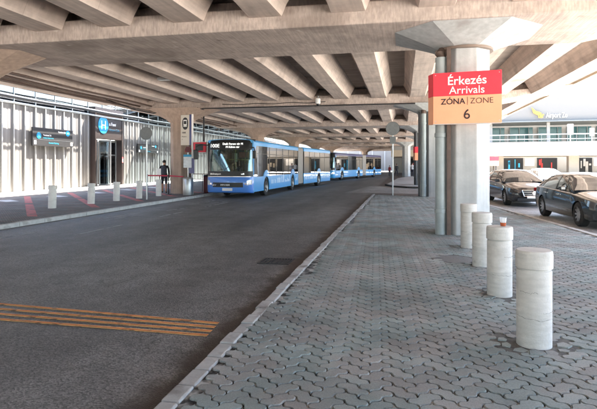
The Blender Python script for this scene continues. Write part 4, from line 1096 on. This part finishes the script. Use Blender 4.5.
# ------------------------------------------------------------------ cars
def lerp(xs, ys, x): return float(np.interp(x, xs, ys))
def make_car(paint, estate, name='parked_car', plate=None):
    root = empty(name)
    HL = 2.42
    ys = [-2.42, -2.40, -2.34, -2.22, -2.05, -1.8, -1.45, -1.0, -.5, 0, .5, 1.0, 1.45, 1.8, 2.05, 2.25, 2.36, 2.41, 2.43]
    W_ = lambda y: .925 * lerp([-2.42, -2.40, -2.34, -2.22, -2.0, -1.6, -.8, 1.4, 2.0, 2.3, 2.40, 2.43], [.70, .76, .84, .91, .965, .995, 1, 1, .975, .92, .84, .76], y)
    zs_ = lambda y: lerp([-2.42, -2.34, -2.1, -1.0, 0, 1.6, 2.2, 2.43], [.60, .68, .76, .90, .94, .99, .99, .90], y)
    zt_ = lambda y: lerp([-2.42, -2.36, -2.2, -1.6, -1.0, 1.7, 2.2, 2.38, 2.43], [.62, .72, .80, .91, .985, 1.06, 1.05, 1.0, .92], y)
    zb_ = lambda y: lerp([-2.42, -2.3, -1.9, 1.9, 2.3, 2.43], [.26, .20, .18, .18, .24, .34], y)
    rings = []
    for y in ys:
        w_, zs, zt, zb = W_(y), zs_(y), zt_(y), zb_(y)
        half = [(0, zb), (w_ * .86, zb), (w_ * .965, zb + .05), (w_ * .985, zb + .2), (w_, zb + (zs - zb) * .55), (w_ * .985, zb + (zs - zb) * .78), (w_ * .955, zs - .03), (w_ * .91, zs), (w_ * .80, zs + (zt - zs) * .45), (w_ * .5, zs + (zt - zs) * .85), (0, zt)]
        ring = [(x, y, z) for x, z in half] + [(-x, y, z) for x, z in reversed(half[1:-1])]
        rings.append(ring)
    b = MB().grid(rings, close=True)
    n = len(rings[0]); N = len(b.v)
    b.f.append(tuple(range(n))); b.f.append(tuple(reversed(range(N - n, N))))
    body = b.build('body', paint, root)
    wheels = (-1.50, 1.42)
    cs = []
    for wy in wheels:
        for s in (-1, 1):
            cs.append(MB().lathe([(.375, 0), (.375, .5 * s)], 32, (s * .66, wy, .335), axis='X'))
    cut(body, cs)
    body.data.polygons.foreach_set('use_smooth', [True] * len(body.data.polygons)); body.data.set_sharp_from_angle(angle=R(28))
    for wy in wheels:
        for s in (-1, 1): wheel(root, s * .905, wy, .335, .23, s, M_BLACK, spokes=10)
    # greenhouse
    if estate: gy, gz = [-1.02, -.7, -.35, -.05, .5, 1.2, 1.8, 2.1, 2.32], [.985, 1.18, 1.36, 1.455, 1.49, 1.48, 1.45, 1.40, 1.08]
    else: gy, gz = [-1.02, -.7, -.35, -.05, .4, .85, 1.25, 1.6, 1.92], [.985, 1.17, 1.34, 1.43, 1.465, 1.45, 1.37, 1.22, 1.06]
    yy = np.linspace(gy[0], gy[-1], 33)
    def sec(y, grow=0.0):
        zr = lerp(gy, gz, y) + grow
        zb = min(zs_(y) - .01, zr - .01)
        f = (zr - zb)
        wb = W_(y) * .925 + grow; wt = wb - .42 * min(f, .52) 
        return [(-wb, zb), (-(wb + wt) / 2 - .015, zb + f * .48), (-wt, zb + f * .86), (-wt * .86, zb + f * .955), (-wt * .5, zr), (0, zr + .01), (wt * .5, zr), (wt * .86, zb + f * .955), (wt, zb + f * .86), ((wb + wt) / 2 + .015, zb + f * .48), (wb, zb)]
    MB().grid([[(x, y, z) for x, z in sec(y)] for y in yy]).build('glass', M_CARGLASS, root, smooth=40)
    # roof panel and pillars in paint, 6 mm proud
    ye = 1.95 if estate else 1.10
    rr = [y for y in np.linspace(-.16, ye, 16)]
    MB().grid([[(x, y, z) for x, z in sec(y, .006)[2:9]] for y in rr]).build('roof', paint, root, smooth=40)
    def strip(y0, y1, i0, i1, wd):
        """painted strip from section point i0 at y0 to i1 at y1"""
        for mir in (False, True):
            A, B = [], []
            for f in np.linspace(0, 1, 7):
                y = y0 + (y1 - y0) * f; ii = i0 + (i1 - i0) * f
                for d, lst in ((-wd, A), (wd, B)):
                    s2 = sec(y + d, .008)
                    k = int(min(9, math.floor(ii))); g = ii - k
                    p = (s2[k][0] * (1 - g) + s2[k + 1][0] * g, s2[k][1] * (1 - g) + s2[k + 1][1] * g)
                    lst.append((-p[0] if mir else p[0], y + d, p[1]))
            MB().grid([A, B]).build('pillar', paint, root)
    strip(-.92, -.12, 0, 2.4, .045)
    strip(.28, .32, 0, 2.2, .04)
    if estate: strip(1.30, 1.25, 0, 2.2, .04); strip(2.05, 2.0, 0, 2.4, .10)
    else: strip(1.66, .98, 0, 2.4, .09)
    mir = MB().grid([[(s2[0] * 1.006, y, s2[1] + .012) for s2 in [sec(y)[0]]] + [(sec(y)[0][0] * 1.012, y, sec(y)[0][1] - .014)] for y in np.linspace(-.9, 1.8, 20)])
    mir.grid([[(-sec(y)[0][0] * 1.006, y, sec(y)[0][1] + .012), (-sec(y)[0][0] * 1.012, y, sec(y)[0][1] - .014)] for y in np.linspace(-.9, 1.8, 20)]).build('window_trim', M_CHROME, root)
    for s in (-1, 1):
        MB().box(min(s * .90, s * 1.08), max(s * .90, s * 1.08), -.72, -.58, .95, 1.09).build('wing_mirror', paint, root, bevel=.035)
        hb = []
        for k, y in enumerate(np.linspace(-2.36, -1.93, 7)):
            w_ = W_(y); hb.append([(s * (w_ * (.74 - .0 * k) + .002), y - .012, zs_(y) - .03 - .0 * k), (s * (w_ * .97 + .008), y - .012, zs_(y) - .05), (s * (w_ + .008), y - .004, zs_(y) - .18 + .018 * k)])
        hb2 = [[(s * .50, -2.405, .655), (s * .50, -2.415, .54)], [(s * .66, -2.375, .685), (s * .66, -2.395, .53)], [(s * .785, -2.27, .715), (s * .80, -2.31, .54)], [(s * .865, -2.08, .755), (s * .885, -2.12, .60)], [(s * .895, -1.93, .775), (s * .90, -1.94, .70)]]
        MB().grid(hb2).build('headlight', M_CARLAMP, root, smooth=60)
        MB().grid([[(s * .62, -2.40, .40), (s * .62, -2.40, .27)], [(s * .82, -2.27, .40), (s * .82, -2.27, .27)]]).build('air_intake', M_BLACK, root)
        MB().box(min(s * .62, s * .86), max(s * .62, s * .86), 2.37, 2.44, .78, .90).build('tail_light', mat('tail_red', (.35, .01, .01), .2), root, bevel=.02)
        for dy in (-.15, .95):
            MB().box(min(s * .915, s * .945), max(s * .915, s * .945), dy, dy + .18, .80, .825).build('door_handle', M_CHROME, root, bevel=.006)
    gp = [(-.44, .66), (.44, .66), (.36, .44), (-.36, .44)]
    gr = MB().xz(gp, -2.452, -2.38).build('grille', M_BLACK, root, bevel=.01)
    gp2 = [(-.46, .675), (.46, .675), (.375, .425), (-.375, .425)]
    q = MB()
    for a_, c2 in zip(range(4), (1, 2, 3, 0)): q.tube([(gp2[a_][0], -2.45, gp2[a_][1]), (gp2[c2][0], -2.45, gp2[c2][1])], .013, 6)
    for z in (.60, .51): q.box(-.42 + (.66 - z) * .3, .42 - (.66 - z) * .3, -2.462, -2.445, z - .012, z + .012)
    q.build('grille_bar', M_CHROME, gr)
    q = MB().lathe([(.075, -.012), (.088, 0), (.075, .012), (.066, 0), (.075, -.012)], 28, (0, -2.47, .555), axis='Y')
    for k in range(3):
        a = PI / 2 + k * 2 * PI / 3
        q.prism([(.075 * math.cos(a), -2.468, .555 + .075 * math.sin(a)), (.013 * math.cos(a + 1.05), -2.476, .555 + .013 * math.sin(a + 1.05)), (.013 * math.cos(a - 1.05), -2.476, .555 + .013 * math.sin(a - 1.05))],
                [(.075 * math.cos(a), -2.464, .555 + .075 * math.sin(a)), (.013 * math.cos(a + 1.05), -2.464, .555 + .013 * math.sin(a + 1.05)), (.013 * math.cos(a - 1.05), -2.464, .555 + .013 * math.sin(a - 1.05))])
    q.build('emblem', M_CHROME, gr)
    MB().box(-.62, .62, -2.425, -2.39, .25, .35).build('lower_grille', M_BLACK, root)
    pl = MB().box(-.26, .26, -2.452, -2.43, .35, .46).build('number_plate', M_SIGNW, root, bevel=.003)
    MB().box(.14 if plate else -.26, .26 if plate else -.215, -2.456, -2.4525, .35, .46).build('plate_band', mat('plate_green', (.03, .30, .25), .5) if plate else M_SIGNBLUE, pl)
    text('lettering', plate or '', .09, M_INK, pl, (-.24, -2.4535, .375), (R(90), 0, 0), 'LEFT', .001, .001) if plate else None
    return root
c1 = make_car(M_CAR, True, plate='TAXI')
for ch in list(c1.children):
    for g2 in list(ch.children):
        if g2.name.startswith('lettering'): bpy.data.objects.remove(g2)
c1.location = (5.02, 24.1, RZ + .004); c1.rotation_euler = (0, 0, R(3.5))
tag(c1, 'black estate car with chrome star grille, facing the camera beyond the pier', 'car', 'cars parked along the far kerb')
c2 = make_car(M_CARG, False)
c2.location = (5.55, 16.72, RZ + .004); c2.rotation_euler = (0, 0, R(3.5))
tag(c2, 'dark teal saloon car cut off by the right edge, nearest of the parked cars', 'car', 'cars parked along the far kerb')
c3 = make_car(M_CARW, False)
c3.location = (9.2, 35.5, RZ + .004); c3.rotation_euler = (0, 0, R(5))
tag(c3, 'silver car half hidden behind the black and teal cars', 'car', 'cars parked along the far kerb')

# ------------------------------------------------------------------ people
def person(loc, rz, label, pose='stand', top=M_JACKET, legs=M_TROUSER, hair=M_HAIR, H=1.76, group=None, shorts=False):
    root = empty('person', loc, rz); tag(root, label, 'person', group)
    k = H / 1.76
    st = .0 if pose == 'stand' else .22
    J = {'pel': (0, 0, .95), 'wai': (0, .0, 1.10), 'che': (0, -.01, 1.32), 'nek': (0, 0, 1.50), 'hd0': (0, -.02, 1.58), 'hd1': (0, -.025, 1.68), 'hd2': (0, -.015, 1.73)}
    E = [('pel', 'wai'), ('wai', 'che'), ('che', 'nek'), ('nek', 'hd0'), ('hd0', 'hd1'), ('hd1', 'hd2')]
    Rd = {'pel': (.155, .115), 'wai': (.14, .105), 'che': (.165, .12), 'nek': (.058, .058), 'hd0': (.072, .082), 'hd1': (.082, .10), 'hd2': (.05, .06)}
    for s, n_ in ((1, 'r'), (-1, 'l')):
        sw = st * s
        J['hip' + n_] = (.09 * s, 0, .90); J['kne' + n_] = (.10 * s, -.04 - sw * .6, .50); J['ank' + n_] = (.10 * s, .03 - sw * 1.3, .09 + (.05 if sw < 0 else 0)); J['toe' + n_] = (.115 * s, -.15 - sw * 1.3, .035)
        J['sho' + n_] = (.185 * s, 0, 1.43); J['elb' + n_] = (.235 * s, .03 + sw * .4, 1.15)
        if pose == 'stand' and s < 0: J['wri' + n_] = (.16 * s, -.19, 1.06)
        else: J['wri' + n_] = (.25 * s, -.08 + sw * .8, .90)
        J['fin' + n_] = tuple(np.array(J['wri' + n_]) + np.array((0, -.05, -.09)))
        E += [('pel', 'hip' + n_), ('hip' + n_, 'kne' + n_), ('kne' + n_, 'ank' + n_), ('ank' + n_, 'toe' + n_), ('che', 'sho' + n_), ('sho' + n_, 'elb' + n_), ('elb' + n_, 'wri' + n_), ('wri' + n_, 'fin' + n_)]
        Rd.update({'hip' + n_: (.092, .10), 'kne' + n_: (.062, .065), 'ank' + n_: (.042, .045), 'toe' + n_: (.042, .03), 'sho' + n_: (.062, .065), 'elb' + n_: (.045, .045), 'wri' + n_: (.028, .033), 'fin' + n_: (.022, .035)})
    names = list(J)
    me = bpy.data.meshes.new('body')
    me.from_pydata([tuple(c * k for c in J[n_]) for n_ in names], [(names.index(a), names.index(c)) for a, c in E], [])
    o = bpy.data.objects.new('body', me); COL.objects.link(o); o.parent = root
    m = o.modifiers.new('skin', 'SKIN'); 
    for i, n_ in enumerate(names):
        sv = me.skin_vertices[0].data[i] if me.skin_vertices else None
        if sv is not None:
            sv.radius = tuple(c * k for c in Rd[n_]); sv.use_root = (n_ == 'pel')
    sb = o.modifiers.new('sub', 'SUBSURF'); sb.levels = 2; sb.render_levels = 2
    bpy.context.view_layer.update(); bake(o)
    me = o.data
    me.materials.clear()
    for mt in (M_SKIN, top, legs, M_BLACK): me.materials.append(mt)
    for p in me.polygons:
        z = p.center.z / k; x = abs(p.center.x) / k; y = p.center.y / k
        if z > 1.50: i = 0
        elif z < .10: i = 3
        elif shorts and z < .52: i = 0
        elif z < .96 and not (x > .19): i = 2
        elif x > .19 and z < .93: i = 0
        elif z < .96: i = 2 if x < .19 else 1
        else: i = 1
        p.material_index = i; p.use_smooth = True
    # hair cap and jacket hem as children
    rows = []
    for a in np.linspace(.05, 1.75, 7):
        rows.append([(k * (.092 * math.sin(a) * math.cos(t)), k * (.015 + .108 * math.sin(a) * math.sin(t)), k * (1.655 + .105 * math.cos(a) + .035 * (-math.sin(t)) * math.sin(a))) for t in np.linspace(0, 2 * PI, 17)[:-1]])
    MB().grid(rows, close=True).build('hair', hair, root, smooth=80)
    MB().add([], []).lathe([(.148 * k, .93 * k), (.155 * k, .98 * k), (.152 * k, 1.06 * k)], 20).build('jacket_hem', top, root, smooth=60)
    for s in (1, -1):     # nose/ears stay tiny at this distance but give the head its outline
        MB().lathe([(0.0, -.01), (.018 * k, -.006), (.018 * k, .006), (0, .01)], 8, (s * .083 * k, .0, 1.64 * k), axis='X').build('ear', M_SKIN, root, smooth=60)
    return root
person((-13.15, 26.0, 0), R(205), 'person in black top and shorts with a backpack, left of the pier', 'walk', H=1.88, shorts=True)
o = MB()
o.lathe([(.0, 0), (.14, .01), (.165, .08), (.165, .34), (.13, .45), (0, .48)], 14)
o.v = [(p[0], p[1] * .62, p[2]) for p in o.v]
bp = o.build('backpack', mat('backpack_cloth', (0.045, 0.05, 0.065), 0.8), smooth=60); bp.location = (-13.08, 25.80, 1.06)
tag(bp, 'black backpack worn by the person waiting beside the pier', 'backpack')
person((-0.9, 73.5, RZ), R(200), 'person in black walking behind the tail of the far bus', 'walk', H=1.85)
person((-1.9, 74.0, RZ), R(150), 'person in a red top beside the walking one behind the far bus', 'stand', top=M_REDCLOTH, H=1.6)
person((1.2, 68.0, 0), R(170), 'person in a pale shirt standing right of the far pier', 'stand', top=M_TEE, H=1.85)
person((1.85, 68.6, 0), R(190), 'person in dark clothes at the right of the far group', 'walk', H=1.8)
person((1.55, 67.2, 0), R(120), 'person in red trousers in the middle of the far group', 'stand', top=M_TEE, legs=M_REDCLOTH, H=1.78)

# ------------------------------------------------------------------ right and far background: terminal buildings in the sun
term = empty('terminal_building', (14, 92, 0)); tag(term, 'sunlit white terminal with curved upper level, teal glazing and a lettered roof fascia', 'building')
def arcx(x, depth): return -depth * math.sin(min(1, max(0, x / 80)) * PI)          # gentle bow toward the viewer
def band(x0, x1, z0, z1, y0, y1, bow=5, n=24):
    rows = []
    for k in range(n + 1):
        x = x0 + (x1 - x0) * k / n; d = arcx(x + 10, bow)
        rows.append([(x, y0 + d, z0), (x, y1 + d, z0), (x, y1 + d, z1), (x, y0 + d, z1)])
    b = MB().grid(rows, close=True); N = len(b.v); b.f += [(0, 1, 2, 3), (N - 4, N - 3, N - 2, N - 1)]
    return b
band(-16, 75, 3.0, 4.1, -4, 14).build('ramp_slab', M_CREAM, term)
band(-16, 75, 4.1, 5.2, -4, -3.8).build('parapet', M_TERM, term)
b = MB()
for k in range(76):
    x = -15.5 + k * 1.2; d = arcx(x + 10, 5); b.box(x, x + .05, -4.1 + d, -4.04 + d, 5.2, 6.3)
b.build('baluster', M_GREYSIGN, term)
band(-16, 75, 6.3, 6.42, -4.15, -4.0).build('handrail', M_WHITE, term)
band(-16, 75, 5.6, 5.66, -4.12, -4.02).build('handrail', M_WHITE, term)
MB().box(-16, 75, 13.8, 14.2, 0, 4.0).build('ground_wall', M_TERM, term)
band(-16, 75, 4.3, 9.2, 12, 12.3, 2).build('upper_wall', M_TERM, term)
wn = MB(); gl = MB()
for k in range(18):
    x = -14 + k * 5.0; d = arcx(x + 12, 2)
    gl.box(x, x + 4.2, 11.7 + d, 11.8 + d, 6.0, 8.7)
gl.build('window_band', G_TEAL, term)
ml = MB()
for k in range(54):
    x = -14 + k * 1.67; d = arcx(x + 12, 2); ml.box(x, x + .09, 11.6 + d, 11.69 + d, 6.0, 8.7)
ml.build('window_mullion', M_GREYSIGN, term)
for k in range(9):
    x = -8 + k * 9.3; MB().box(x, x + .5, 5.2 + arcx(x + 10, 4), 5.6 + arcx(x + 10, 4), 4.12, 9.3).build('column', M_TERM, term)
band(-16, 75, 9.0, 9.19, 3, 12, 3).build('slab_shadow_line', M_GREYSIGN, term)  # dark band drawn as the shade line under the roof slab
for x, z, w_, h_ in ((12.2, 6.5, .9, 1.7), (15.5, 6.2, .7, 1.3), (21, 6.4, 1.2, 1.0)): MB().box(x, x + w_, -3.4, -3.3, z, z + h_).box(x + w_ * .45, x + w_ * .55, -3.4, -3.3, 4.2, z).build('terrace_sign', M_SIGNW, term)
band(-16, 75, 9.2, 13.2, 4, 12, 3).build('roof_fascia', mat('fascia_grey', (0.165, 0.160, 0.152), 0.6), term)
for k in range(8):
    x = -10 + k * 11; d = arcx(x + 10, 5)
    MB().box(x, x + 1.5, -1 + d, 0.2 + d, 0, 3.0).build('column', M_CREAM, term)
for k in range(14):
    x = -13 + k * 6.2
    MB().box(x, x + 3.6, 13.6, 13.8, 0.1, 2.9).build('shop_front', mat('shop_glass', (0.012, 0.013, 0.015), 0.3, spec=.2), term)
    ds = MB(); rk = random.Random(k)
    for q in range(4): xx = x + rk.uniform(.1, 3.2); ds.box(xx, xx + rk.uniform(.1, .5), 13.5, 13.59, rk.uniform(.1, 1.6), rk.uniform(1.7, 2.8))
    ds.build('shop_display', [M_REDCLOTH, M_TERM, M_CREAM, M_SIGNBLUE][k % 4], term)
    if k % 2: MB().box(x + 3.9, x + 5.6, 13.5, 13.79, 1.4, 2.8).build('shop_sign', M_SIGNW, term)
# lettering on the fascia
lt = arcx(24, 3)
text('lettering', 'Airport Zo', 1.25, M_WHITE, term, (10.25, 1.5, 9.75), (R(90), 0, 0), 'LEFT', .04, 0, sx=.60)
text('lettering', 'ter', 1.3, mat('yellow_letter', (0.75, 0.38, 0.04), .5), term, (8.95, 1.5, 9.75), (R(90), 0, 0), 'LEFT', .04, .02, sx=.62)
MB().xz([(7.9, 11.6), (8.2, 10.6), (8.9, 10.2), (9.6, 10.5), (9.2, 10.75), (8.6, 10.95)], 1.45, 1.6).build('roof_emblem', mat('yellow_letter', (0.75, 0.42, 0.06), .5), term)
o = arrivals((8.3, 52, 1.5), 0, 'small red and orange zone sign far behind the black car', False, .8, .9)
MB().box(0.6, .7, 0.1, .2, -1.3, 0).build('post', M_DKSTEEL, o)

# light structures seen under the far end of the flyover
fb = empty('far_hall', (-34, 128, 0)); tag(fb, 'long white hall with a pale stair ramp beyond the far end of the flyover', 'building')
MB().box(0, 62, 0, 3, 0, 7.5).build('wall', M_TERM, fb)
MB().box(-1, 63, -1.5, 4, 7.5, 8.0).build('roof', M_WHITE, fb)
b = MB()
for k in range(20): b.box(1.5 + k * 3.1, 1.7 + k * 3.1, -0.15, 0, 0, 7.4)
b.build('wall_rib', mat('rib_grey', (0.5, 0.52, 0.54), .6), fb)
MB().xz([(34, 0), (52, 4.6), (60, 4.6), (60, 4.2), (52.2, 4.2), (37, 0)], -9, -7).build('stair_ramp', M_GALV, fb)
for k in range(9): MB().box(36 + k * 2.2, 36.08 + k * 2.2, -9.05, -9, 0.5 + k * .56, 1.6 + k * .56).build('baluster', M_GALV, fb)
MB().box(40, 46, -0.2, -0.05, 0, 2.6).build('door', mat('shop_glass', (0.03, 0.035, 0.04), 0.1), fb)

# slanting canopy steel over the wall beyond the pier
t = empty('wall_canopy', (XW, 40, 0)); tag(t, 'white framed canopy slanting above the metal wall behind the bus stop', 'canopy')
MB().prism([(0.1, 0, 6.5), (4.5, 0, 5.7), (4.5, 40, 5.7), (0.1, 40, 6.5)], [(0.1, 0, 6.56), (4.5, 0, 5.76), (4.5, 40, 5.76), (0.1, 40, 6.56)]).build('canopy_sheet', G_CLEAR, t)
for k in range(11): MB().prism([(0.1, k * 4, 6.4), (4.6, k * 4, 5.55), (4.6, k * 4 + .12, 5.55), (0.1, k * 4 + .12, 6.4)], [(0.1, k * 4, 6.49), (4.6, k * 4, 5.69), (4.6, k * 4 + .12, 5.69), (0.1, k * 4 + .12, 6.49)]).build('rafter', M_WHITE, t)
